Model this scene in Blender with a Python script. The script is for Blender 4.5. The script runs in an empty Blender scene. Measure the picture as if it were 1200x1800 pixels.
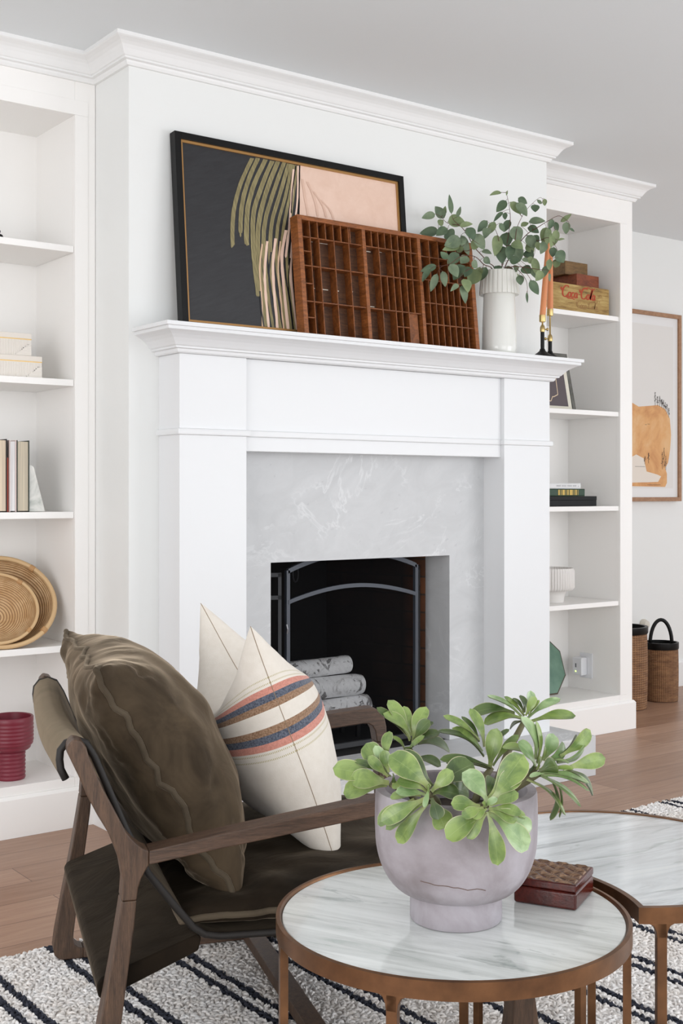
import bpy, math, random
import numpy as np
from mathutils import Vector, noise, Matrix
R = random.Random(7)
pi = math.pi
# ------------------------------------------------------------ camera, world, lights, exposure
SC = bpy.context.scene
COL = SC.collection
FPX, YAW, HOR, CH = 2139.7, .64216, 864.9, 1.07
cd = bpy.data.cameras.new('camera'); cam = bpy.data.objects.new('camera', cd); COL.objects.link(cam)
cam.location = (0, 0, CH); cam.rotation_euler = (pi/2, 0, -YAW)
cd.sensor_fit = 'HORIZONTAL'; cd.sensor_width = 36; cd.lens = FPX/1200*36
cd.shift_y = -(900-HOR)/1200
cd.clip_start = .05; cd.clip_end = 60
SC.camera = cam
SC.view_settings.view_transform = 'Standard'; SC.view_settings.look = 'None'
SC.view_settings.exposure = 0.06; SC.view_settings.gamma = 1; SC.view_settings.use_curve_mapping = False
w = bpy.data.worlds.new('world'); SC.world = w; w.use_nodes = True
w.node_tree.nodes['Background'].inputs[0].default_value = (.93, .96, 1, 1)
w.node_tree.nodes['Background'].inputs[1].default_value = 1.30

def area(name, loc, target, sx, sy, power, color=(1, 1, 1)):
    l = bpy.data.lights.new(name, 'AREA'); l.shape = 'RECTANGLE'; l.size = sx; l.size_y = sy
    l.energy = power; l.color = color
    o = bpy.data.objects.new(name, l); COL.objects.link(o); o.location = loc
    o.rotation_euler = (Vector(target)-Vector(loc)).to_track_quat('-Z', 'Y').to_euler()
    return o
area('window_light_behind', (1.6, -3.2, 1.1), (2.2, 3.4, .8), 3.6, 2.0, 44, (.95, .975, 1))
area('window_light_right', (5.2, -.9, 1.05), (2.2, 2.6, .6), 2.4, 1.9, 44, (.97, .98, 1))
area('window_light_left', (-2.6, .3, 1.15), (3.0, 3.6, 1.0), 2.4, 2.0, 48, (1, .97, .955))

# ------------------------------------------------------------ helpers
sY, cY = math.sin(YAW), math.cos(YAW)
def U(u, v, d):
    """world point at depth d along the ray through a point of the photograph"""
    a = (u-600)/FPX; b = (HOR-v)/FPX
    return Vector((d*(sY+a*cY), d*(cY-a*sY), CH+d*b))
def V(*a): return Vector(a)

class MB:
    def __init__(s): s.v = []; s.f = []; s.m = []; s.uv = []
    def add(s, vs, fs, mi=0, uvs=None):
        n = len(s.v); s.v += [tuple(p) for p in vs]
        s.uv += (uvs if uvs is not None else [(0, 0)]*len(vs))
        s.f += [tuple(i+n for i in f) for f in fs]; s.m += [mi]*len(fs)
        return s
    def box(s, a, b, mi=0):
        x0, y0, z0 = a; x1, y1, z1 = b
        vs = [(x0,y0,z0),(x1,y0,z0),(x1,y1,z0),(x0,y1,z0),(x0,y0,z1),(x1,y0,z1),(x1,y1,z1),(x0,y1,z1)]
        return s.add(vs, [(0,3,2,1),(4,5,6,7),(0,1,5,4),(1,2,6,5),(2,3,7,6),(3,0,4,7)], mi)
    def obox(s, c, ax, ay, az, mi=0):
        """box from corner c with edge vectors"""
        c = Vector(c); ax = Vector(ax); ay = Vector(ay); az = Vector(az)
        vs = [c, c+ax, c+ax+ay, c+ay, c+az, c+ax+az, c+ax+ay+az, c+ay+az]
        fs = [(0,3,2,1),(4,5,6,7),(0,1,5,4),(1,2,6,5),(2,3,7,6),(3,0,4,7)]
        if ax.cross(ay).dot(az) < 0: fs = [f[::-1] for f in fs]
        return s.add(vs, fs, mi)
    def prism(s, pts, ext, mi=0):
        """pts: planar ring of 3D points, ext: extrusion vector"""
        pts = [Vector(p) for p in pts]; e = Vector(ext); n = len(pts)
        nr = Vector((0,0,0))
        for i in range(n): nr += pts[i].cross(pts[(i+1) % n])
        vs = pts+[p+e for p in pts]
        fs = [tuple(range(n))[::-1], tuple(range(n, 2*n))]+[(i, (i+1) % n, n+(i+1) % n, n+i) for i in range(n)]
        if nr.dot(e) < 0: fs = [f[::-1] for f in fs]
        return s.add(vs, fs, mi)
    def tube(s, pts, r, n=8, mi=0, cap=True, closed=False, flat=1.0):
        pts = [Vector(p) for p in pts]; m = len(pts)
        rs = r if isinstance(r, (list, tuple)) else [r]*m
        vs = []; up = None
        for i in range(m):
            if closed: t = (pts[(i+1) % m]-pts[i-1]).normalized()
            else: t = (pts[min(i+1, m-1)]-pts[max(i-1, 0)]).normalized()
            if up is None:
                up = Vector((0,0,1)) if abs(t.z) < .9 else Vector((1,0,0))
            a = t.cross(up).normalized(); b = a.cross(t).normalized(); up = b
            for k in range(n):
                an = 2*pi*k/n
                vs.append(pts[i]+(a*math.cos(an)+b*math.sin(an)*flat)*rs[i])
        fs = []
        for i in range(m if closed else m-1):
            j = (i+1) % m
            for k in range(n):
                fs.append((i*n+k, i*n+(k+1) % n, j*n+(k+1) % n, j*n+k))
        if cap and not closed:
            fs.append(tuple(range(n))[::-1]); fs.append(tuple(range((m-1)*n, m*n)))
        return s.add(vs, fs, mi)
    def lathe(s, prof, c, n=48, mi=0, mis=None, axis=None, ribs=None):
        """prof: [(r, h)]; c: centre of the base"""
        c = Vector(c)
        if axis is None: X, Y, Z = V(1,0,0), V(0,1,0), V(0,0,1)
        else:
            Z = Vector(axis).normalized(); X = Z.orthogonal().normalized(); Y = Z.cross(X)
        vs = []
        for (r, h) in prof:
            for k in range(n):
                a = 2*pi*k/n
                rr = r*(1+(ribs(a, h) if ribs else 0))
                vs.append(c+X*(rr*math.cos(a))+Y*(rr*math.sin(a))+Z*h)
        base = len(s.v); s.add(vs, [], 0)
        for i in range(len(prof)-1):
            mm = mis[i] if mis else mi
            for k in range(n):
                s.f.append((base+i*n+k, base+i*n+(k+1) % n, base+(i+1)*n+(k+1) % n, base+(i+1)*n+k)); s.m.append(mm)
        for i in (0, len(prof)-1):
            if prof[i][0] > 1e-5:
                ring = tuple(base+i*n+k for k in range(n)); s.f.append(ring[::-1] if i == 0 else ring); s.m.append(mis[min(i, len(mis)-1)] if mis else mi)
        return s
    def grid(s, fn, nu, nv, mi=0, closeu=False, flip=False):
        vs = []; uvs = []
        for i in range(nu+1):
            for j in range(nv+1):
                u, v = i/nu, j/nv
                vs.append(fn(u, v)); uvs.append((u, v))
        fs = []
        for i in range(nu):
            for j in range(nv):
                q = (i*(nv+1)+j, (i+1)*(nv+1)+j, (i+1)*(nv+1)+j+1, i*(nv+1)+j+1)
                fs.append(q[::-1] if flip else q)
        return s.add(vs, fs, mi, uvs)
    def sweep(s, path, prof, mi=0):
        """prof [(p out, z)], path [(x, y)] mitred, outward = right of travel"""
        P = [Vector((a, b)) for a, b in path]; n = len(P); offs = []
        for i in range(n):
            t1 = (P[i]-P[i-1]).normalized() if i > 0 else None
            t2 = (P[i+1]-P[i]).normalized() if i < n-1 else None
            n1 = Vector((t1.y, -t1.x)) if t1 else None; n2 = Vector((t2.y, -t2.x)) if t2 else None
            if n1 is None: o = n2
            elif n2 is None: o = n1
            else: o = (n1+n2)/(1+n1.dot(n2))
            offs.append(o)
        k = len(prof); vs = []
        for i in range(n):
            for (p, z) in prof: vs.append((P[i].x+offs[i].x*p, P[i].y+offs[i].y*p, z))
        fs = []
        for i in range(n-1):
            for j in range(k):
                jj = (j+1) % k
                fs.append((i*k+j, i*k+jj, (i+1)*k+jj, (i+1)*k+j))
        fs.append(tuple(range(k))[::-1]); fs.append(tuple(range((n-1)*k, n*k)))
        return s.add(vs, fs, mi)
    def build(s, name, mats, parent=None, smooth=None, bevel=0, subsurf=0, seg=2, weld=False):
        if not isinstance(mats, (list, tuple)): mats = [mats]
        off = Vector((0,0,0)); q = parent
        while q is not None: off += q.location; q = q.parent
        me = bpy.data.meshes.new(name)
        me.from_pydata([(a[0]-off.x, a[1]-off.y, a[2]-off.z) for a in s.v], [], s.f)
        for m in mats: me.materials.append(m)
        me.polygons.foreach_set('material_index', s.m)
        uvl = me.uv_layers.new(name='UVMap')
        li = np.empty(len(me.loops), dtype=np.int32); me.loops.foreach_get('vertex_index', li)
        uvl.data.foreach_set('uv', np.array(s.uv, dtype=np.float32)[li].ravel())
        me.validate(); me.update()
        o = bpy.data.objects.new(name, me); COL.objects.link(o)
        if parent is not None: o.parent = parent
        if smooth is not None:
            me.polygons.foreach_set('use_smooth', [True]*len(me.polygons))
            if smooth < 180: me.set_sharp_from_angle(angle=math.radians(smooth))
        if weld:
            md = o.modifiers.new('weld', 'WELD'); md.merge_threshold = 1e-4
        if bevel:
            md = o.modifiers.new('bevel', 'BEVEL'); md.width = bevel; md.segments = seg; md.limit_method = 'ANGLE'; md.angle_limit = math.radians(35)
            me.polygons.foreach_set('use_smooth', [True]*len(me.polygons))
            if hasattr(md, 'harden_normals'): md.harden_normals = True
        if subsurf:
            md = o.modifiers.new('sub', 'SUBSURF'); md.levels = subsurf; md.render_levels = subsurf
        return o

def thing(name, label, cat, loc, group=None):
    o = bpy.data.objects.new(name, None); COL.objects.link(o); o.location = loc; o.empty_display_size = .05
    o['label'] = label; o['category'] = cat
    if group: o['group'] = group
    return o
def tag(o, label, cat, group=None):
    o['label'] = label; o['category'] = cat
    if group: o['group'] = group
    return o
def struct(o): o['kind'] = 'structure'; return o

# ------------------------------------------------------------ materials
def srgb(r, g, b):
    f = lambda c: (c/255/12.92) if c/255 <= .04045 else ((c/255+.055)/1.055)**2.4
    return (f(r), f(g), f(b), 1)
class NT:
    def __init__(s, name, rough=.5, **kw):
        s.mat = bpy.data.materials.new(name); s.mat.use_nodes = True
        s.nt = s.mat.node_tree; s.n = s.nt.nodes; s.l = s.nt.links
        s.b = s.n['Principled BSDF']; s.b.inputs['Roughness'].default_value = rough
        for k, v in kw.items(): s.b.inputs[k.replace('_', ' ')].default_value = v
    def node(s, t, **kw):
        nd = s.n.new(t)
        for k, v in kw.items(): setattr(nd, k, v)
        return nd
    def set(s, nd, i, v):
        if hasattr(v, 'is_output') or isinstance(v, bpy.types.NodeSocket): s.l.new(v, nd.inputs[i])
        else: nd.inputs[i].default_value = v
    def coord(s, kind='Object', rot=(0,0,0), scale=(1,1,1), loc=(0,0,0)):
        tc = s.node('ShaderNodeTexCoord'); mp = s.node('ShaderNodeMapping')
        if any(rot):     # turn first, stretch afterwards
            m0 = s.node('ShaderNodeMapping'); m0.inputs['Rotation'].default_value = rot
            s.l.new(tc.outputs[kind], m0.inputs[0]); s.l.new(m0.outputs[0], mp.inputs[0])
        else: s.l.new(tc.outputs[kind], mp.inputs[0])
        mp.inputs['Scale'].default_value = scale; mp.inputs['Location'].default_value = loc
        return mp.outputs[0]
    def noise(s, vec, scale=5, detail=4, rough=.55, dist=0):
        nd = s.node('ShaderNodeTexNoise'); s.l.new(vec, nd.inputs['Vector'])
        nd.inputs['Scale'].default_value = scale; nd.inputs['Detail'].default_value = detail
        nd.inputs['Roughness'].default_value = rough; nd.inputs['Distortion'].default_value = dist
        return nd.outputs['Fac']
    def ramp(s, fac, stops, interp='LINEAR'):
        nd = s.node('ShaderNodeValToRGB'); s.l.new(fac, nd.inputs[0]); cr = nd.color_ramp; cr.interpolation = interp
        while len(cr.elements) < len(stops): cr.elements.new(.5)
        for e, (p, c) in zip(cr.elements, stops): e.position = p; e.color = c if len(c) == 4 else (*c, 1)
        return nd.outputs[0]
    def mix(s, fac, a, b, mode='MIX'):
        nd = s.node('ShaderNodeMix', data_type='RGBA', blend_type=mode)
        s.set(nd, 0, fac); s.set(nd, 6, a); s.set(nd, 7, b)
        return nd.outputs[2]
    def math(s, op, a, b=0, c=None):
        nd = s.node('ShaderNodeMath', operation=op); s.set(nd, 0, a); s.set(nd, 1, b)
        if c is not None: s.set(nd, 2, c)
        return nd.outputs[0]
    def sep(s, vec):
        nd = s.node('ShaderNodeSeparateXYZ'); s.l.new(vec, nd.inputs[0]); return nd.outputs
    def color(s, c): s.set(s.b, 'Base Color', c); return s
    def bump(s, h, strength=.3, dist=.002):
        nd = s.node('ShaderNodeBump'); s.l.new(h, nd.inputs['Height'])
        nd.inputs['Strength'].default_value = strength; nd.inputs['Distance'].default_value = dist
        s.l.new(nd.outputs[0], s.b.inputs['Normal']); return s

def plain(name, col, rough=.5, bump=0, bscale=60, **kw):
    m = NT(name, rough, **kw); m.color(srgb(*col) if max(col) > 1.5 else (*col, 1))
    if bump: m.bump(m.noise(m.coord(), bscale, 3), bump, .001)
    return m.mat
def mottled(name, c1, c2, rough=.6, scale=8, bump=.2, bscale=60, stretch=(1,1,1), rot=(0,0,0), **kw):
    m = NT(name, rough, **kw); co = m.coord(scale=stretch, rot=rot)
    m.color(m.ramp(m.noise(co, scale, 6), [(.3, srgb(*c1)), (.7, srgb(*c2))]))
    if bump: m.bump(m.noise(co, bscale, 4), bump, .001)
    return m.mat
def wood(name, c1, c2, stretch, rot=(0,0,0), scale=30, rough=.45, bump=.25, **kw):
    m = NT(name, rough, **kw); co = m.coord(scale=stretch, rot=rot)
    n1 = m.noise(co, scale, 6, .65, .6); n2 = m.noise(co, scale*6, 3, .6)
    c = m.ramp(n1, [(.3, srgb(*c1)), (.68, srgb(*c2))])
    c = m.mix(m.math('MULTIPLY', m.ramp(n2, [(.45, (0,0,0)), (.62, (1,1,1))]), .35), c, srgb(*[int(x*.72) for x in c1]))
    m.color(c); m.bump(n2, bump, .0012)
    return m.mat

M = {}
M['wall'] = plain('wall_paint', (235, 236, 234), .6, .05, 90)
M['trim'] = plain('trim_paint', (236, 236, 235), .38)
M['mantel'] = plain('mantel_paint', (230, 231, 232), .34)
M['case'] = plain('bookcase_paint', (248, 246, 243), .42)
M['ceil'] = plain('ceiling_paint', (230, 234, 236), .8)
def floor_mat():
    m = NT('oak_floor', .38); co = m.coord(loc=(0, -.065, 0))
    br = m.node('ShaderNodeTexBrick'); m.l.new(co, br.inputs['Vector'])
    br.offset = .37; br.offset_frequency = 2
    for k, v in (('Scale', 1), ('Mortar Size', .0012), ('Mortar Smooth', .3), ('Bias', 0), ('Brick Width', 2.1), ('Row Height', .142)):
        br.inputs[k].default_value = v
    br.inputs['Color1'].default_value = srgb(190, 154, 130); br.inputs['Color2'].default_value = srgb(166, 130, 106)
    br.inputs['Mortar'].default_value = srgb(92, 66, 54)
    g = m.noise(m.coord(scale=(.6, 9, 1)), 7, 7, .6, .7)
    c = m.mix(.8, br.outputs['Color'], m.ramp(g, [(.3, srgb(212, 200, 192)), (.72, (1,1,1,1))]), 'MULTIPLY')
    m.color(c); m.bump(g, .08, .001); return m.mat
M['floor'] = floor_mat()
def marble(name, rot, scale=1.0, base=(222, 228, 226), vein=(150, 160, 157), off=0):
    m = NT(name, .12); m.b.inputs['Coat Weight'].default_value = .3; m.b.inputs['Coat Roughness'].default_value = .05
    co = m.coord(rot=(0, 0, rot), scale=(1, 9, 1), loc=(off, off, 0))
    co2 = m.coord(rot=(0, 0, rot), scale=(1, 4.2, 1), loc=(off+3, off, 0))
    a = m.noise(co, 3.4*scale, 9, .68, .9); b = m.noise(co2, 5*scale, 6, .6, 1.5)
    c = m.ramp(a, [(.28, srgb(*vein)), (.42, srgb(*[int(x*.92) for x in base])), (.55, srgb(*base)), (.75, srgb(240, 243, 241))])
    v = m.ramp(b, [(.60, (0,0,0)), (.66, (1,1,1)), (.72, (0,0,0))])
    c = m.mix(m.math('MULTIPLY', v, .42), c, srgb(118, 130, 126)); m.color(c); return m.mat
def stone():
    m = NT('grey_stone', .5); co = m.coord(scale=(1, 1, 1.6), rot=(0, .5, 0))
    a = m.noise(co, 5, 8, .65, 1.2); b = m.noise(co, 2.2, 5, .62, 1.2)
    c = m.ramp(a, [(.3, srgb(196, 197, 198)), (.7, srgb(208, 209, 210))])
    v = m.ramp(b, [(.485, (0,0,0)), (.508, (1,1,1)), (.515, (.3,.3,.3)), (.53, (0,0,0))])
    c = m.mix(m.math('MULTIPLY', m.math('MULTIPLY', v, m.ramp(m.noise(co, 4, 2), [(.45, (0,0,0)), (.6, (1,1,1))])), .6), c, srgb(228, 229, 230))
    c = m.mix(m.math('MULTIPLY', m.ramp(m.noise(co, 34, 3, .6), [(.66, (0,0,0)), (.74, (1,1,1))]), .35), c, srgb(172, 172, 176))
    m.color(c); return m.mat
M['stone'] = stone()
M['walnut_s'] = wood('walnut_arm', (58, 42, 31), (102, 77, 60), (1.2, 12, 14), (0, 0, math.radians(19.4)), 9, .5, .5)
M['walnut_z'] = wood('walnut_leg', (56, 40, 29), (100, 75, 56), (12, 12, 1.2), (0, 0, 0), 9, .5, .5)
M['bronze'] = mottled('bronze_metal', (94, 66, 45), (130, 92, 62), .34, 20, .05, 200, Metallic=.75)
M['black_metal'] = plain('black_metal', (.02, .021, .024), .5)
M['black'] = plain('black_satin', (.006, .006, .006), .4, Specular_IOR_Level=.22)
M['brass'] = plain('brass', (190, 165, 112), .28, Metallic=1.0)
M['velvet'] = None
def velvet(name, c1, c2, sheen=.9, ridge=.25):
    m = NT(name, .8); co = m.coord()
    a = m.noise(co, 6, 4, .6, 1.2)
    m.color(m.ramp(a, [(.32, srgb(*c1)), (.68, srgb(*c2))]))
    sh = m.ramp(m.noise(co, 5, 4, .55, 1.0), [(.34, (sheen*.6,)*3), (.62, (sheen,)*3)])
    m.l.new(sh, m.b.inputs['Sheen Weight']); m.b.inputs['Sheen Roughness'].default_value = .30
    m.b.inputs['Sheen Tint'].default_value = srgb(222, 202, 176)
    m.b.inputs['Specular IOR Level'].default_value = .1
    m.bump(m.noise(co, 7, 4, .5, 1.0), ridge, .015); return m.mat
M['velvet'] = velvet('olive_velvet', (52, 43, 33), (86, 73, 57), 1.0, .3)
M['welt'] = velvet('velvet_welt', (68, 59, 48), (92, 82, 68), .8, .1)
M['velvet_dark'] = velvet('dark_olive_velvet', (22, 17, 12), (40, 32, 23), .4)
M['sling'] = velvet('taupe_sling_fabric', (112, 100, 82), (124, 111, 92), .4, .05)
M['piping'] = plain('dark_piping', (26, 21, 17), .6)
def linen(name, striped=False):
    m = NT(name, .9); m.b.inputs['Sheen Weight'].default_value = .2
    tc = m.node('ShaderNodeTexCoord'); sp = m.sep(tc.outputs['UV'])
    base = m.mix(m.noise(m.coord(), 60, 3), srgb(222, 213, 200), srgb(236, 229, 219))
    c = base
    if striped:
        n = m.noise(m.coord(), 300, 2)
        def band(c, a, b, col, var=20):
            f = m.math('MULTIPLY', m.math('GREATER_THAN', sp[1], a), m.math('LESS_THAN', sp[1], b))
            cc = m.mix(m.ramp(n, [(.35, (0,0,0)), (.65, (1,1,1))]), srgb(*[max(0, x-var) for x in col]), srgb(*[min(255, x+var) for x in col]))
            return m.mix(f, c, cc)
        pink, blue, brown = (205, 140, 124), (84, 90, 104), (148, 116, 90)
        for a, b, col, v in ((.646, .667, pink, 9), (.624, .646, blue, 22), (.602, .624, brown, 20),
                             (.534, .555, brown, 20), (.512, .534, blue, 22), (.491, .512, pink, 9)):
            c = band(c, a, b, col, v)
        wv = m.node('ShaderNodeTexWave'); wv.bands_direction = 'X'; m.l.new(tc.outputs['UV'], wv.inputs['Vector'])
        wv.inputs['Scale'].default_value = 38
        st = m.math('GREATER_THAN', wv.outputs['Fac'], .5)
        for a, b in ((.675, .680), (.693, .698), (.480, .485), (.462, .467)):
            f = m.math('MULTIPLY', m.math('GREATER_THAN', sp[1], a), m.math('LESS_THAN', sp[1], b))
            c = m.mix(m.math('MULTIPLY', m.math('MULTIPLY', f, st), .8), c, srgb(178, 165, 110))
    m.color(c); m.bump(m.noise(m.coord(), 420, 2), .35, .0008); return m.mat
M['linen'] = linen('striped_linen', True)

# ------------------------------------------------------------ setting
CZ = 2.46
struct(MB().box((-1.2, -1.2, -.05), (8.6, 4.27, 0)).build('floor', M['floor']))
struct(MB().box((-1.2, -2.0, CZ), (8.6, 4.27, CZ+.05)).build('ceiling', M['ceil']))
struct(MB().box((-1.2, 4.27, 0), (8.6, 4.37, CZ)).build('wall_back', M['wall']))
struct(MB().box((-1.2, 3.63, 0), (.58, 3.73, CZ)).build('wall_back_left', M['wall']))
CX0, CX1, CY = 1.722, 3.561, 3.397
cw = MB().box((CX0, CY, 0), (2.04, 4.27, CZ)).box((3.215, CY, 0), (CX1, 4.27, CZ)).box((2.04, CY, 1.21), (3.215, 4.27, CZ))
struct(cw.build('wall_chimney', M['wall']))
crown = [(0, 2.46), (.075, 2.46), (.075, 2.449), (.071, 2.446), (.066, 2.444), (.056, 2.439), (.047, 2.432), (.040, 2.423), (.034, 2.413), (.030, 2.407),
         (.026, 2.405), (.026, 2.399), (.016, 2.397), (.014, 2.391), (.010, 2.384), (0, 2.384)]
struct(MB().sweep([(-1.2, 3.63), (CX0, 3.63), (CX0, CY), (CX1, CY), (CX1, 3.63), (4.36, 3.63), (4.36, 4.27)], crown).build('trim_1', M['trim']))
struct(MB().sweep([(4.4, 4.27), (8.6, 4.27)], [(0, 0), (.016, 0), (.016, .13), (.010, .142), (0, .142)]).build('baseboard_back', M['trim']))
struct(MB().sweep([(CX0, 3.63), (CX0, CY), (1.80, CY)], [(0, 0), (.014, 0), (.014, .13), (.006, .14), (0, .14)]).build('baseboard_left', M['trim']))
struct(MB().sweep([(3.46, CY), (CX1, CY), (CX1, 3.63)], [(0, 0), (.014, 0), (.014, .13), (.006, .14), (0, .14)]).build('baseboard_right', M['trim']))

# ------------------------------------------------------------ built-in bookcases
SH = [1.858, 1.430, 1.007, .581]; YF, YB = 3.63, 3.94
def bookcase(xa, xb, oa, ob, label, endside):
    """xa..xb overall, oa..ob opening"""
    t = thing('built_in_bookcase', label, 'bookcase', ((xa+xb)/2, YF, 0))
    m = M['case']
    f = MB().box((xa, YF, .128), (oa, YF+.02, 2.46)).box((ob, YF, .128), (xb, YF+.02, 2.46)).box((oa, YF, 2.277), (ob, YF+.02, 2.46)).box((oa, YF, .128), (ob, YF+.02, .158))
    # shallow raised inner border of the face frame
    f.box((oa-.045, YF-.003, .158), (oa, YF, 2.277)).box((ob, YF-.003, .158), (ob+.045, YF, 2.277)).box((oa-.045, YF-.003, 2.277), (ob+.045, YF, 2.325))
    f.build('face_frame', m, t, bevel=.0012)
    MB().box((oa-.018, YF+.02, .158), (oa, YB, 2.277)).build('side_panel', m, t)
    MB().box((ob, YF+.02, .158), (ob+.018, YB, 2.277)).build('side_panel', m, t)
    MB().box((oa-.018, YB, .10), (ob+.018, YB+.012, 2.30)).build('back_panel', m, t)
    MB().box((oa-.018, YF+.02, 2.277), (ob+.018, YB, 2.295)).build('top_panel', m, t)
    MB().box((oa, YF+.02, .128), (ob, YB, .158)).build('bottom_shelf', m, t)
    for z in SH: MB().box((oa+.001, YF+.006, z-.021), (ob-.001, YB-.001, z)).build('shelf', m, t, bevel=.0012)
    pr = [(0, 0), (.012, 0), (.012, .118), (.005, .128), (-.02, .128), (-.02, 0)]
    pa = [(xa, YF), (xb, YF)]+([(xb, 4.25)] if endside else [])
    MB().sweep(pa, pr).build('plinth', m, t)
    if endside: MB().box((xb-.02, YF+.02, .128), (xb, 4.27, 2.46)).build('end_panel', m, t)
    return t
bookcase(.58, 1.721, .70, 1.65, 'white built-in bookcase left of the fireplace, holding books, a bamboo bowl and a burgundy vessel', False)
bookcase(3.562, 4.36, 3.66, 4.275, 'white built-in bookcase right of the fireplace, holding crates, stacked books and a ribbed bowl', True)

# ------------------------------------------------------------ fireplace
mt = thing('fireplace_mantel', 'white painted wooden mantelpiece with deep moulded shelf around the grey stone fireplace', 'mantelpiece', (2.63, 3.33, .15))
PY, FYY = 3.265, 3.283
def pilaster(a, b):
    o = MB().box((a, PY, .15), (b, CY, 1.494)).build('pilaster', M['mantel'], mt, bevel=.0012)
    MB().sweep([(a, CY), (a, PY), (b, PY), (b, CY)], [(0, 1.245), (.008, 1.247), (.010, 1.256), (.008, 1.264), (0, 1.266)]).build('band', M['mantel'], o, smooth=50)
pilaster(1.826, 2.067); pilaster(3.198, 3.44)
fr = MB().box((2.067, FYY, 1.20), (3.198, 3.374, 1.494)).build('frieze', M['mantel'], mt, bevel=.0012)
MB().box((2.067, FYY-.008, 1.245), (3.19, FYY, 1.266)).build('band', M['mantel'], fr, bevel=.004, seg=3)
cor = [(0, 1.577), (.092, 1.577), (.092, 1.5655), (.084, 1.5645), (.084, 1.555), (.080, 1.553), (.072, 1.550), (.060, 1.544), (.048, 1.535), (.039, 1.525), (.032, 1.516),
       (.027, 1.513), (.026, 1.508), (.016, 1.506), (.014, 1.498), (.010, 1.494), (0, 1.494)]
MB().sweep([(1.826, CY), (1.826, PY), (3.44, PY), (3.44, CY)], cor).build('cornice', M['mantel'], mt)
MB().box((1.828, PY+.001, 1.4945), (3.438, CY, 1.5768)).build('shelf_top', M['mantel'], mt)
st = thing('fireplace_surround', 'pale grey veined stone slab surround framing the dark firebox', 'fireplace', (2.63, 3.44, .15))
s_ = MB().box((2.04, 3.375, .151), (2.231, 3.511, .8355)).box((3.024, 3.375, .151), (3.215, 3.511, .8355)).box((2.04, 3.375, .8355), (3.215, 3.511, 1.209))
s_.build('stone_slab', M['stone'], st)
tag(MB().box((1.743, 3.107, 0), (3.523, 3.396, .15)).build('hearth', M['stone'], bevel=.002), 'raised pale stone hearth slab at the foot of the fireplace', 'hearth')
def brick():
    m = NT('firebrick', .85); co = m.coord(loc=(2.63, 3.7, 0))
    br = m.node('ShaderNodeTexBrick'); cx = m.node('ShaderNodeCombineXYZ'); sp = m.sep(co)
    m.l.new(m.math('ADD', sp[1], m.math('MULTIPLY', sp[0], 1.0)), cx.inputs[0]); m.l.new(sp[2], cx.inputs[1]); m.l.new(cx.outputs[0], br.inputs['Vector'])
    for k, v in (('Scale', 1), ('Mortar Size', .004), ('Brick Width', .21), ('Row Height', .068)): br.inputs[k].default_value = v
    br.inputs['Color1'].default_value = srgb(140, 88, 56); br.inputs['Color2'].default_value = srgb(112, 70, 46); br.inputs['Mortar'].default_value = srgb(84, 66, 54)
    m.color(m.mix(m.ramp(m.noise(co, 3, 4), [(.35, (.1,.1,.1)), (.6, (.85,.85,.85))]), br.outputs['Color'], srgb(40, 30, 26)))
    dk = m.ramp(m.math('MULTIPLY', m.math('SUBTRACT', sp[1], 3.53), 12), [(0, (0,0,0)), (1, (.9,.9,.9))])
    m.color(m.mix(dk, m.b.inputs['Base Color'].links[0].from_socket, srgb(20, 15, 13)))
    m.bump(br.outputs['Fac'], .5, -.004); return m.mat
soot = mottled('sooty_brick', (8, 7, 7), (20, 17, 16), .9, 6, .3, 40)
fb = thing('firebox', 'sooty brick firebox recess behind the stone surround', 'firebox', (2.63, 3.7, .0))
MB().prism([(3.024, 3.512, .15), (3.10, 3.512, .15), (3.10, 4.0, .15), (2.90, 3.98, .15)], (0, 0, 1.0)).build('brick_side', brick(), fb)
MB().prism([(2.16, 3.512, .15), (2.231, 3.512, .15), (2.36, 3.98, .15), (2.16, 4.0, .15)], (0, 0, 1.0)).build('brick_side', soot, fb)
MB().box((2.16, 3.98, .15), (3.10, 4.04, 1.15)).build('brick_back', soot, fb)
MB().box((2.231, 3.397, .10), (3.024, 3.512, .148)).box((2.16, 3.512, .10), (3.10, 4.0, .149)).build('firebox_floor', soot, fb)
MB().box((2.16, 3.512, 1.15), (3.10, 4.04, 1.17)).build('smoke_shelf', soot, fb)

# fire screen
fs = thing('fireplace_screen', 'black arched three-panel mesh fireplace screen standing inside the firebox', 'fire screen', (2.65, 3.47, .15))
def arch(x0, x1, y, z0, rise, n=24, zmul=1): return [V(x0+(x1-x0)*k/n, y, z0+rise*math.sin(pi*k/n)**.9) for k in range(n+1)]
X0, X1, YS = 2.362, 2.94, 3.47
bm = plain('screen_frame_metal', (66, 70, 78), .45, Metallic=.3)
f = MB()
for x in (X0, X1): f.box((x-.007, YS-.007, .158), (x+.007, YS+.007, .80))
def bar(f, pts, hw, hh):
    for a, b in zip(pts[:-1], pts[1:]):
        d = (b-a)
        f.obox(a+V(0, -hh, -hw), d, V(0, 2*hh, 0), V(0, 0, 2*hw))
bar(f, arch(X0, X1, YS, .797, .058), .008, .007)
bar(f, arch(X0, X1, YS-.002, .690, .046), .007, .006)
MB().box((X0, YS-.007, .158), (X1, YS+.007, .176)).build('bottom_rail', M['black_metal'], fs)
f.build('centre_frame', bm, fs)
def meshmat():
    m = NT('screen_mesh', .9); m.color((.004, .004, .005, 1)); m.b.inputs['Specular IOR Level'].default_value = .1
    co = m.coord(); sp = m.sep(co)
    ax = m.math('LESS_THAN', m.math('PINGPONG', sp[0], .0011), .00022); az = m.math('LESS_THAN', m.math('PINGPONG', sp[2], .0011), .00022)
    m.l.new(m.math('MAXIMUM', ax, az), m.b.inputs['Alpha']); return m.mat
mm = meshmat()
pts = arch(X0, X1, YS+.008, .797, .058)
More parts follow.
